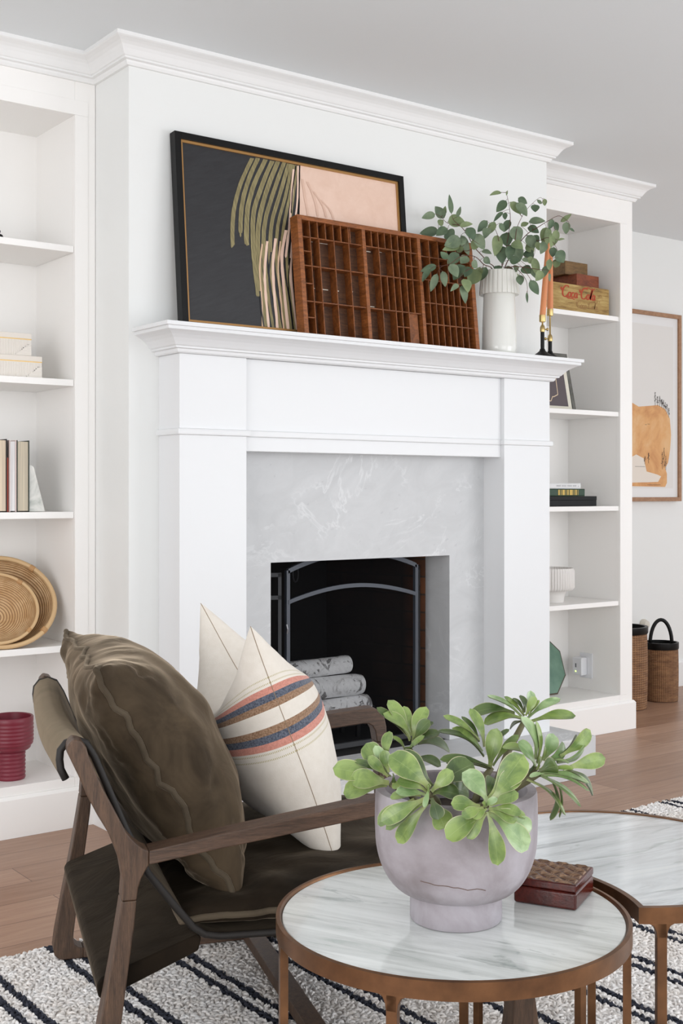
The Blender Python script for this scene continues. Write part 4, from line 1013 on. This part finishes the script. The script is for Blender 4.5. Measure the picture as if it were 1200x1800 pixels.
mb = MB(); n = len(PR)-1
mb.grid(slingf(0), n, 22).grid(slingf(-.007), n, 22, flip=True)
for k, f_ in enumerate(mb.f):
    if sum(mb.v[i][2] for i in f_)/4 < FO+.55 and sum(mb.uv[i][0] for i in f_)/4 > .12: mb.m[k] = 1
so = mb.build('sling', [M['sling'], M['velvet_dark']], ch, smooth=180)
MB().tube([slingf(-.003)(k/n, 1.006) for k in range(n+1)], .0065, 8).build('piping', M['piping'], so, smooth=180)
MB().tube([slingf(-.003)(k/n, -.006) for k in range(n+1)], .0065, 8).build('piping', M['piping'], so, smooth=180)
# deck under the back
dk = [(.022, .243), (.19, .300), (.196, .292), (.19, .270), (.026, .205), (.018, .210), (.015, .232)]
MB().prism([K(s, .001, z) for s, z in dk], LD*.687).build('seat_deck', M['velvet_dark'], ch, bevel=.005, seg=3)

def sgn(x): return -1 if x < 0 else 1
def pillow(name, mat, parent, c, A, B, N, ha, hb, tf, tb, p=.42, pinch=.05, sag=0, nu=72, seed=0, wr=.006, welt=None, weltr=.006, weltmat=None, corner=0, extra=None, flat=1.0, wobble=.0, gather=.7):
    """two cushion faces meeting in a seam; A lateral, B up, N face normal"""
    def outline(a, b):
        x = ha*a*(1-pinch*(1-b*b)); y = hb*b*(1-pinch*(1-a*a))
        ca = (abs(a)*abs(b))**6*corner
        x += sgn(a)*ca; y += sgn(b)*ca
        if b > 0: y -= sag*(b**1.6)*(1-a*a)**1.3
        return x, y
    def f(sign, T):
        def g(u, v):
            # denser near the edges
            a = math.sin((u*2-1)*pi/2); b = math.sin((v*2-1)*pi/2)
            x, y = outline(a, b)
            e = max(0, (1-a*a)*(1-b*b)); h = T*e**p
            P = V(x*7+seed, y*7, sign*1.3)
            wk = (noise.noise(P*1.3)*1.1+noise.noise(P*2.7)*.6)
            # gathers running in from the seam
            ed = 1-min(1, e*3.2)
            wk2 = noise.noise(V(a*14+seed, sign*3, b*14*.3 if abs(a) < abs(b) else b*14))*ed*gather
            h = h+wr*(wk+wk2)*min(1, e*6)*sign*1.0*sign
            wob = wobble*(noise.noise(V(a*3+seed, b*3, 5))+.4*noise.noise(V(a*9+seed, b*9, 7)))
            q = c+A*x+B*y+N*(sign*h+wob*(1-min(1, e*4)))
            if extra: q = extra(q, a, b, sign)
            return q
        return g
    mb = MB(); mb.grid(f(1, tf), nu, nu, flip=True).grid(f(-1, tb), nu, nu)
    o = mb.build(name, mat, parent, smooth=180, weld=True)
    if welt:
        g = f(1, 0); pts = []
        for k in range(60): pts.append(g(k/60, 0))
        for k in range(60): pts.append(g(1, k/60))
        for k in range(60): pts.append(g(1-k/60, 1))
        for k in range(60): pts.append(g(0, 1-k/60))
        MB().tube(pts, weltr, 8, closed=True).build(welt, weltmat or mat, o, smooth=180)
    return o
# seat cushion
def seatx(q, a, b, s): return q
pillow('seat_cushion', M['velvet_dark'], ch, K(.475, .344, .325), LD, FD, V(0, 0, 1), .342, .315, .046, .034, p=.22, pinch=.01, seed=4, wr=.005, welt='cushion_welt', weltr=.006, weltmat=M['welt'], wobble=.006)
# back cushion
Bv = (FD*-.5+V(0, 0, .866)).normalized(); Nv = (FD*.866+V(0, 0, .5)).normalized()
pillow('back_cushion', M['velvet'], ch, K(.143, .335, .545), LD, Bv, Nv, .300, .240, .155, .085, p=.40, pinch=.03, seed=11, wr=.009, welt='cushion_welt', weltr=.0056, weltmat=M['welt'], wobble=.022, corner=.010, gather=1.6)
# striped pillow (its own thing)
Bv = (FD*-.367+V(0, 0, .93)).normalized(); Nv = (FD*.93+V(0, 0, .367)).normalized()
sp_ = pillow('striped_pillow', M['linen'], None, K(.412, .262, .588), LD, Bv, Nv, .238, .228, .120, .135, p=.46, pinch=.05, sag=.155, seed=23, wr=.0045, welt='seam', weltr=.0007, weltmat=plain('seam_thread', (150, 128, 104), .8), corner=.014, gather=.5, extra=lambda q, a, b, s_: q+(V(0, 0, -.052)+FD*.004)*(max(0, a)*max(0, -b))**3)
tag(sp_, 'cream linen pillow with pink, blue and brown stripes propped upright on the lounge chair seat', 'pillow')

# ------------------------------------------------------------ nesting tables
T1 = V(1.202, 1.336, 0); R1, TZ = .2585, .45
def table_legs(t, c, r, angs, z0=RZ, wl=.0085, top=TZ-.022):
    for a in angs:
        p = c+V(math.cos(a), math.sin(a), 0)*r; d = V(math.cos(a), math.sin(a), 0); n = V(-d.y, d.x, 0)
        mb = MB(); mb.obox(p-d*.006-n*wl*.9+V(0, 0, z0+.012), d*.012, n*wl*1.8, V(0, 0, top-z0-.012))
        # flared fillet where the leg meets the rim
        mb.prism([p-d*.006+n*x+V(0, 0, z) for x, z in [(-wl*.9, top-.022), (-wl*1.05, top-.012), (-wl*1.5, top-.004), (-wl*2.4, top), (wl*2.4, top), (wl*1.5, top-.004), (wl*1.05, top-.012), (wl*.9, top-.022)]], d*.012)
        mb.build('leg', M['bronze'], t, bevel=.001)
def angle_for(u, c, r, near):
    best = None
    for k in range(720):
        a = 2*pi*k/720; p = c+V(math.cos(a), math.sin(a), 0)*r; d = p.x*sY+p.y*cY; uu = 600+FPX*(p.x*cY-p.y*sY)/d
        isn = d < (c.x*sY+c.y*cY)
        if isn == near and (best is None or abs(uu-u) < best[0]): best = (abs(uu-u), a)
    return best[1]
t1 = thing('nesting_table', 'round nesting table with pale marble top and bronze rim, nearest the camera', 'table', (T1.x, T1.y, RZ), 'marble nesting tables')
MB().lathe([(0, TZ-.014), (R1-.009, TZ-.014), (R1-.009, TZ-.001), (R1-.010, TZ), (0, TZ)], (T1.x, T1.y, 0), 128).build('marble_top', marble('pale_green_marble', math.radians(64), 1.0, (226, 230, 227), (168, 178, 172)), t1, smooth=40)
MB().lathe([(R1-.0085, TZ-.022), (R1, TZ-.022), (R1, TZ+.0025), (R1-.0055, TZ+.0035), (R1-.0085, TZ-.001), (R1-.0085, TZ-.022)], (T1.x, T1.y, 0), 128).build('rim', M['bronze'], t1, smooth=40)
an = [angle_for(498, T1, R1-.008, True), angle_for(690, T1, R1-.008, True), angle_for(1102, T1, R1-.008, True), angle_for(816, T1, R1-.008, False), angle_for(1020, T1, R1-.008, False)]
table_legs(t1, T1, R1-.008, an)
MB().lathe([(R1-.016, 0), (R1-.002, 0), (R1-.002, .012), (R1-.016, .012), (R1-.016, 0)], (T1.x, T1.y, RZ), 96).build('base_ring', M['bronze'], t1, smooth=40)
# crescent table
T2 = V(1.612, 1.392, 0); R2, TZ2 = .278, .452
RB = .278   # bite radius about the first table
dv2 = (T2-T1); dist = dv2.length; base_a = math.atan2(dv2.y, dv2.x)
# intersection angles
q = (dist*dist+R2*R2-RB*RB)/(2*dist*R2); th2 = math.acos(-q) if False else math.acos(q)   # angle at T2 from direction to T1
q1 = (dist*dist+RB*RB-R2*R2)/(2*dist*RB); th1 = math.acos(q1)
outl = [T2+V(math.cos(a), math.sin(a), 0)*R2 for a in [base_a+pi+th2+(2*pi-2*th2)*k/120 for k in range(121)]]
bite = [T1+V(math.cos(a), math.sin(a), 0)*RB for a in [base_a+th1-(2*th1)*k/40 for k in range(1, 40)]]
# outline runs ccw from one tip to the other; close with the bite arc in the right order
if (outl[-1]-bite[0]).length > (outl[-1]-bite[-1]).length: bite = bite[::-1]
ring = outl+bite
def inset(P, d):
    n = len(P); o = []
    for i in range(n):
        t1_ = (P[i]-P[i-1]).normalized(); t2_ = (P[(i+1) % n]-P[i]).normalized()
        n1 = V(-t1_.y, t1_.x, 0); n2 = V(-t2_.y, t2_.x, 0); m_ = (n1+n2)/max(.35, 1+n1.dot(n2)); o.append(P[i]+m_*d)
    return o
t2 = thing('crescent_nesting_table', 'crescent-sided marble nesting table with bronze rim, wrapping behind the round one', 'table', (T2.x, T2.y, RZ), 'marble nesting tables')
inn = inset(ring, .009)
mb = MB(); mb.prism([p+V(0, 0, TZ2-.013) for p in inn], V(0, 0, .013)); mb.build('marble_top', marble('grey_veined_marble', math.radians(8), .9, (224, 230, 232), (142, 150, 152), 4), t2)
mb = MB(); n = len(ring); vs = []
for P, z in ((ring, TZ2-.022), (ring, TZ2+.0025), (inn, TZ2+.0025), (inn, TZ2-.022)): vs += [p+V(0, 0, z) for p in P]
fs = []
for a in range(4):
    b = (a+1) % 4
    for k in range(n): fs.append((a*n+k, a*n+(k+1) % n, b*n+(k+1) % n, b*n+k))
mb.add(vs, fs); mb.build('rim', M['bronze'], t2, smooth=30)
a2 = [angle_for(1160, T2, R2-.008, True), base_a+.9, base_a-.5+.0, base_a+pi+th2+.12 if False else base_a+pi-th2-.14]
table_legs(t2, T2, R2-.008, [a2[0], base_a+.7, base_a-.45, base_a+1.65], top=TZ2-.022)

# ------------------------------------------------------------ pot
PC = V(1.197, 1.322, TZ+.0008)
cm = NT('weathered_concrete', .7); co_ = cm.coord()
c_ = cm.ramp(cm.noise(co_, 7, 7, .6, .5), [(.28, srgb(128, 119, 121)), (.5, srgb(162, 155, 160)), (.75, srgb(190, 186, 193))])
c_ = cm.mix(cm.math('MULTIPLY', cm.ramp(cm.noise(cm.coord(loc=(2, 5, 1)), 9, 4, .5), [(.56, (0,0,0)), (.70, (1,1,1))]), .6), c_, srgb(112, 102, 102))
cm.color(c_); cm.bump(cm.noise(co_, 70, 4), .25, .001); cm = cm.mat
pot = thing('footed_planter', 'round grey concrete footed bowl planter on the front marble table', 'planter', PC)
PH = .188
bp = [(.0655, 0), (.0668, .002), (.0668, .036), (.0655, .039)]
MB().lathe([(0, 0)]+bp+[(0, .039)], PC, 72).build('foot', cm, pot, smooth=45)
bw = [(.060, .037)]+[(.0668+(.1175-.0668)*math.sin(t*pi/2)**.95, .039+.085*(1-math.cos(t*pi/2))**.92) for t in [k/14 for k in range(0, 15)]]
bw += [(.1182, .14), (.1180, .165), (.1172, PH-.004), (.1160, PH), (.1035, PH), (.1020, PH-.003), (.1005, .15), (.09, .10), (.05, .075), (0, .07)]
MB().lathe(bw, PC, 96).build('bowl_body', cm, pot, smooth=60)
MB().lathe([(0, .150), (.05, .152), (.1004, .148), (.1004, .14), (0, .14)], PC, 48).build('soil', mottled('potting_soil', (34, 28, 24), (64, 52, 44), .95, 40, .8, 120), pot, smooth=60)
# hairline crack scratched in the glaze
mb = MB(); pts = []
for k in range(15):
    t = k/14; a = math.atan2(-cY, -sY)-.55+.85*t; h = .082-.010*t+.0035*noise.noise(V(k*.45, 3, 1)); rr2 = .1085+.0008-.03*max(0, .078-h)*4
    # radius of the bowl at h
    for (r0, h0), (r1, h1) in zip(bw[:-1], bw[1:]):
        if h0 <= h <= h1: rr2 = r0+(r1-r0)*(h-h0)/(h1-h0+1e-9)+.0002; break
    pts.append(PC+V(rr2*math.cos(a), rr2*math.sin(a), h))
MB().tube(pts, .0006, 5).build('crack', plain('crack_brown', (104, 84, 76), .8), pot)

# ------------------------------------------------------------ leafy succulent
def leafmat(name, c_in, c_mid, c_tip, dark):
    m = NT(name, .30); m.b.inputs['Subsurface Weight'].default_value = .08; m.b.inputs['Subsurface Radius'].default_value = (.01, .02, .005)
    m.b.inputs['Coat Weight'].default_value = .15
    tc = m.node('ShaderNodeTexCoord'); sp = m.sep(tc.outputs['UV'])
    c = m.ramp(sp[0], [(0, srgb(*c_in)), (.45, srgb(*c_mid)), (.95, srgb(*c_tip))])
    n = m.noise(m.coord(), 30, 5, .6, .6)
    c = m.mix(m.math('MULTIPLY', m.ramp(n, [(.42, (0,0,0)), (.62, (1,1,1))]), .68), c, srgb(*dark))
    e = m.math('ABSOLUTE', m.math('SUBTRACT', sp[1], .5))
    c = m.mix(m.math('MULTIPLY', m.ramp(e, [(.46, (0,0,0)), (.49, (1,1,1))]), .6), c, srgb(204, 196, 160))
    mid = m.ramp(e, [(.0, (1,1,1)), (.02, (0,0,0))]); c = m.mix(m.math('MULTIPLY', mid, .2), c, srgb(190, 205, 150))
    m.color(c); m.bump(m.noise(m.coord(scale=(1, 1, 1)), 90, 3), .12, .001); return m.mat
LM = [leafmat('succulent_leaf', (166, 174, 116), (126, 148, 76), (142, 164, 92), (70, 98, 50)),
      leafmat('succulent_leaf_pale', (164, 176, 128), (142, 168, 112), (172, 194, 148), (92, 124, 70)),
      leafmat('succulent_leaf_dark', (110, 118, 76), (76, 98, 50), (92, 112, 60), (46, 64, 32))]
def A_(x, y): return (560+x/4, 1220+y/4)
def B_(x, y): return (800+x/4.2857, 1200+y/4.2857)
def fleshy(p0, p1, wd, axis, bend, parent, mi, th=.0016):
    ax = p1-p0; L = ax.length; a1 = ax.normalized(); side = a1.cross(axis)
    if side.length < .15: side = a1.cross(axis+V(.3, -.5, .2))
    side.normalize(); n = side.cross(a1).normalized()
    tw = R.uniform(-.25, .25)
    def wprof(u):
        g = min(1, max(0, (u-.12)/.56)); g = g*g*(3-2*g); b = .24+.76*g
        if u > .70: b *= math.sqrt(max(0, 1-((u-.70)/.30)**2.3))
        return b
    def mk(s):
        def fn(u, v):
            ww = wd/2*wprof(u); q = (v-.5)*2; si = side*math.cos(tw*u)+n*math.sin(tw*u)
            cup = .20*ww*q*q*1.2
            lens = th*(1-q*q)*(1-.55*u)+.0002
            if u >= 1: lens = 0
            return p0+a1*(L*u)+n*(bend*math.sin(pi*min(1, u*1.05))-bend*.9*u*u+cup)+si*(ww*q)+n*(lens*s*(1.7 if s < 0 else .5))
        return fn
    mb = MB(); mb.grid(mk(1), 14, 8).grid(mk(-1), 14, 8, flip=True)
    return mb.build('leaf', LM[mi], parent, smooth=180)
ROS = [
 # centre px, depth, axis, leaves: (tip x, tip y, width, depth offset, material, base x, base y)
 ('B', (235, 925), 1.625, (-.35, -.75, .55), [(70,672,165,-.005,1,235,890),(520,540,165,.02,0,255,880),(478,668,125,.012,0,290,870),(475,828,80,.0,0,262,935),(288,712,95,.03,2,240,820),(-30,905,95,-.01,0,170,935),
   (55,1005,70,-.02,0,200,945),(135,1015,60,-.02,0,240,960),(-72,1170,150,-.01,0,220,985),(90,1175,75,-.015,0,235,1000),(330,1380,110,-.01,0,245,985),(560,1255,140,-.005,1,265,995),(497,975,80,-.01,0,255,960),
   (468,1030,85,-.012,0,262,975),(538,1005,60,.012,0,420,985),(585,1095,95,.01,1,430,1050),(310,872,45,-.02,1,218,938),(215,900,30,-.02,0,215,940)]),
 ('A', (770, 695), 1.645, (-.25, -.7, .6), [(505,425,150,-.002,0,780,650),(560,402,130,.014,2,800,640),(1088,480,155,.02,2,830,640),(940,540,85,-.006,0,800,680),(990,700,120,-.008,2,815,700),(1070,690,130,.025,2,880,650),
   (560,598,80,-.01,0,750,680),(545,682,80,-.015,1,742,712),(498,715,65,.012,0,700,720),(438,895,100,-.012,0,745,748),(465,945,90,-.008,0,765,770),(545,1050,90,.008,0,765,790),(402,910,95,.022,0,640,760),
   (842,882,85,-.02,2,800,745),(890,945,125,-.004,0,800,770),(775,640,40,-.02,0,768,700),(740,795,30,-.022,1,780,640)]),
 ('A', (505, 635), 1.73, (-.75, -.35, .55), [(100,515,120,.0,0,440,590),(225,590,120,-.012,0,490,625),(170,690,130,.01,0,470,640),(330,345,115,.02,0,460,540),(400,362,60,.005,1,480,530),(455,398,65,-.004,0,490,520),
   (490,258,75,.02,0,470,410),(252,458,45,.0,2,510,560),(350,440,60,-.008,0,480,560),(520,575,60,-.015,2,545,620),(560,660,55,-.01,0,520,600)]),
 ('A', (640, 390), 1.83, (-.2, -.45, .85), [(412,88,55,.01,2,620,260),(492,40,95,.01,0,645,270),(475,122,100,-.01,0,645,300),(600,82,60,.02,0,655,260),(745,85,85,.01,0,670,330),(775,182,85,-.01,2,680,310),
   (845,262,85,-.008,2,690,340),(800,185,35,.02,2,700,290),(520,290,35,.0,0,600,390),(930,375,95,.03,2,720,330),(860,490,95,-.02,2,650,480),(640,360,55,-.02,0,610,440),(735,290,40,-.02,0,610,430)]),
 ('B', (275, 640), 1.80, (-.3, -.3, .9), [(-80,235,60,.0,0,150,360),(-110,330,80,-.01,2,200,520),(-10,330,75,.0,0,180,480),(60,245,40,.01,2,150,380),(20,290,35,.0,2,130,380),(125,190,70,.01,0,200,430),
   (-110,560,70,-.02,2,260,630),(-70,590,60,.01,2,240,640),(310,350,105,-.012,0,255,640),(400,342,40,.01,2,280,430),(470,385,55,.012,0,285,620),(330,360,45,.0,0,265,650)]),
 ('B', (530, 270), 1.86, (-.1, -.5, .85), [(108,212,90,.0,2,420,215),(215,285,110,-.012,0,500,270),(250,82,60,.0,1,500,255),(372,98,45,.01,0,520,240),(438,110,42,.01,2,515,200),(500,90,50,.012,2,520,210),
   (575,62,65,.0,1,545,225),(600,105,50,-.01,0,530,240),(785,108,62,.0,1,550,265),(905,235,95,-.01,0,585,300),(400,340,45,.02,2,500,290),(630,130,30,-.01,0,560,240)]),
 ('B', (612, 640), 1.72, (.1, -.75, .6), [(528,248,120,.0,1,600,560),(628,288,50,.008,0,618,600),(482,440,95,-.012,1,605,620),(358,470,100,.01,0,560,520),(745,385,95,.01,1,680,570),(560,690,70,.0,2,600,590),
   (690,470,30,.0,0,650,590),(640,560,50,-.015,0,625,660)]),
 ('B', (640, 680), 1.70, (.75, -.55, .35), [(835,470,95,.015,1,690,560),(990,490,110,.01,1,810,580),(1028,362,90,.02,0,840,510),(925,395,40,.022,2,870,490),(1140,565,95,.01,0,870,640),(858,585,80,.0,1,690,575),
   (770,620,115,-.008,2,630,660),(1015,740,100,-.006,1,640,680),(1020,785,90,-.01,1,640,700),(960,925,120,-.018,1,650,700),(855,975,65,-.008,0,510,740),(1060,830,90,.015,2,900,640),(745,1035,65,.01,2,770,760),
   (798,1020,32,.005,2,840,800),(890,640,60,.0,0,700,650),(560,700,30,-.01,1,690,690)]),
]
pln = thing('succulent_plant', 'green leafy succulent with spatula-shaped leaves growing from the concrete planter', 'plant', PC+V(0, 0, .15))
for k, (fr_, c0, d, ax, leaves) in enumerate(ROS):
    fn = A_ if fr_ == 'A' else B_; sc = 4 if fr_ == 'A' else 4.2857
    C0 = U(*fn(*c0), d); axv = Vector(ax).normalized()
    r0 = PC+V(0, 0, .152)+(C0-PC-V(0, 0, .15))*V(.45, .45, 0).length*0+V((C0.x-PC.x)*.45, (C0.y-PC.y)*.45, 0)
    mid = (r0+C0)/2+V(0, 0, .012)
    stm = MB().tube([r0, (r0+mid)/2, mid, (mid+C0)/2, C0], [.006, .0055, .005, .005, .004], 8).build('rosette_stem', plain('succulent_stem', (96, 92, 62), .6), pln, smooth=180)
    for (tx, ty, wd, dd, mi, bx_, by_) in leaves:
        p1 = U(*fn(tx, ty), d+dd); p0 = U(*fn(bx_, by_), d+dd*.35); p0 = p0*.75+C0*.25
        wr_ = wd/sc*d/FPX
        fleshy(p0, p1, wr_*1.28, (axv+V(R.uniform(-.25, .25), R.uniform(-.2, .2), R.uniform(-.1, .3))).normalized(), .10*(p1-p0).length*R.uniform(.4, 1.3), stm, mi)

# ------------------------------------------------------------ carved box
bxm = wood('mahogany', (58, 17, 12), (94, 30, 20), (3, 3, 3), scale=10, rough=.22); bxt = wood('carved_top_wood', (96, 70, 50), (160, 126, 96), (3, 3, 3), scale=16, rough=.5)
P0, P1, P2 = V(1.310, 1.318, TZ+.0005), V(1.354, 1.232, TZ+.0005), V(1.446, 1.275, TZ+.0005)
e1 = (P1-P0); e2 = V(-e1.y, e1.x, 0).normalized()*.1014; e2 = e2 if e2.dot(P2-P1) > 0 else -e2
cb = thing('carved_box', 'small mahogany box with carved star-pattern lid on the front marble table', 'box', P0+(e1+e2)/2)
MB().obox(P0, e1, e2, V(0, 0, .026)).build('box_base', bxm, cb, bevel=.004, seg=3)
MB().obox(P0+V(0, 0, .0264), e1, e2, V(0, 0, .0118)).build('lid', bxm, cb, bevel=.0025, seg=3)
def carve(u, v):
    m_ = .035; U_ = m_+(1-2*m_)*u; V_ = m_+(1-2*m_)*v
    a = (u*3) % 1*2-1; b = (v*4) % 1*2-1
    if u >= 1: a = -1
    if v >= 1: b = -1
    # four-petal star cut on the diagonals
    d = min(abs(a-b), abs(a+b))/1.414; rr_ = max(abs(a), abs(b))
    dep = max(0, (.30*rr_*(1.25-rr_)*2.2-d*.55))
    dep2 = max(0, .10-min(abs(a), abs(b))*.9)*(1-rr_)*2
    hz = .0404-.016*min(.34, dep)-.010*dep2
    if u in (0, 1) or v in (0, 1): hz = .0380
    return P0+e1*U_+e2*V_+V(0, 0, hz)
MB().grid(carve, 84, 112).build('carved_top', bxt, cb, smooth=25)
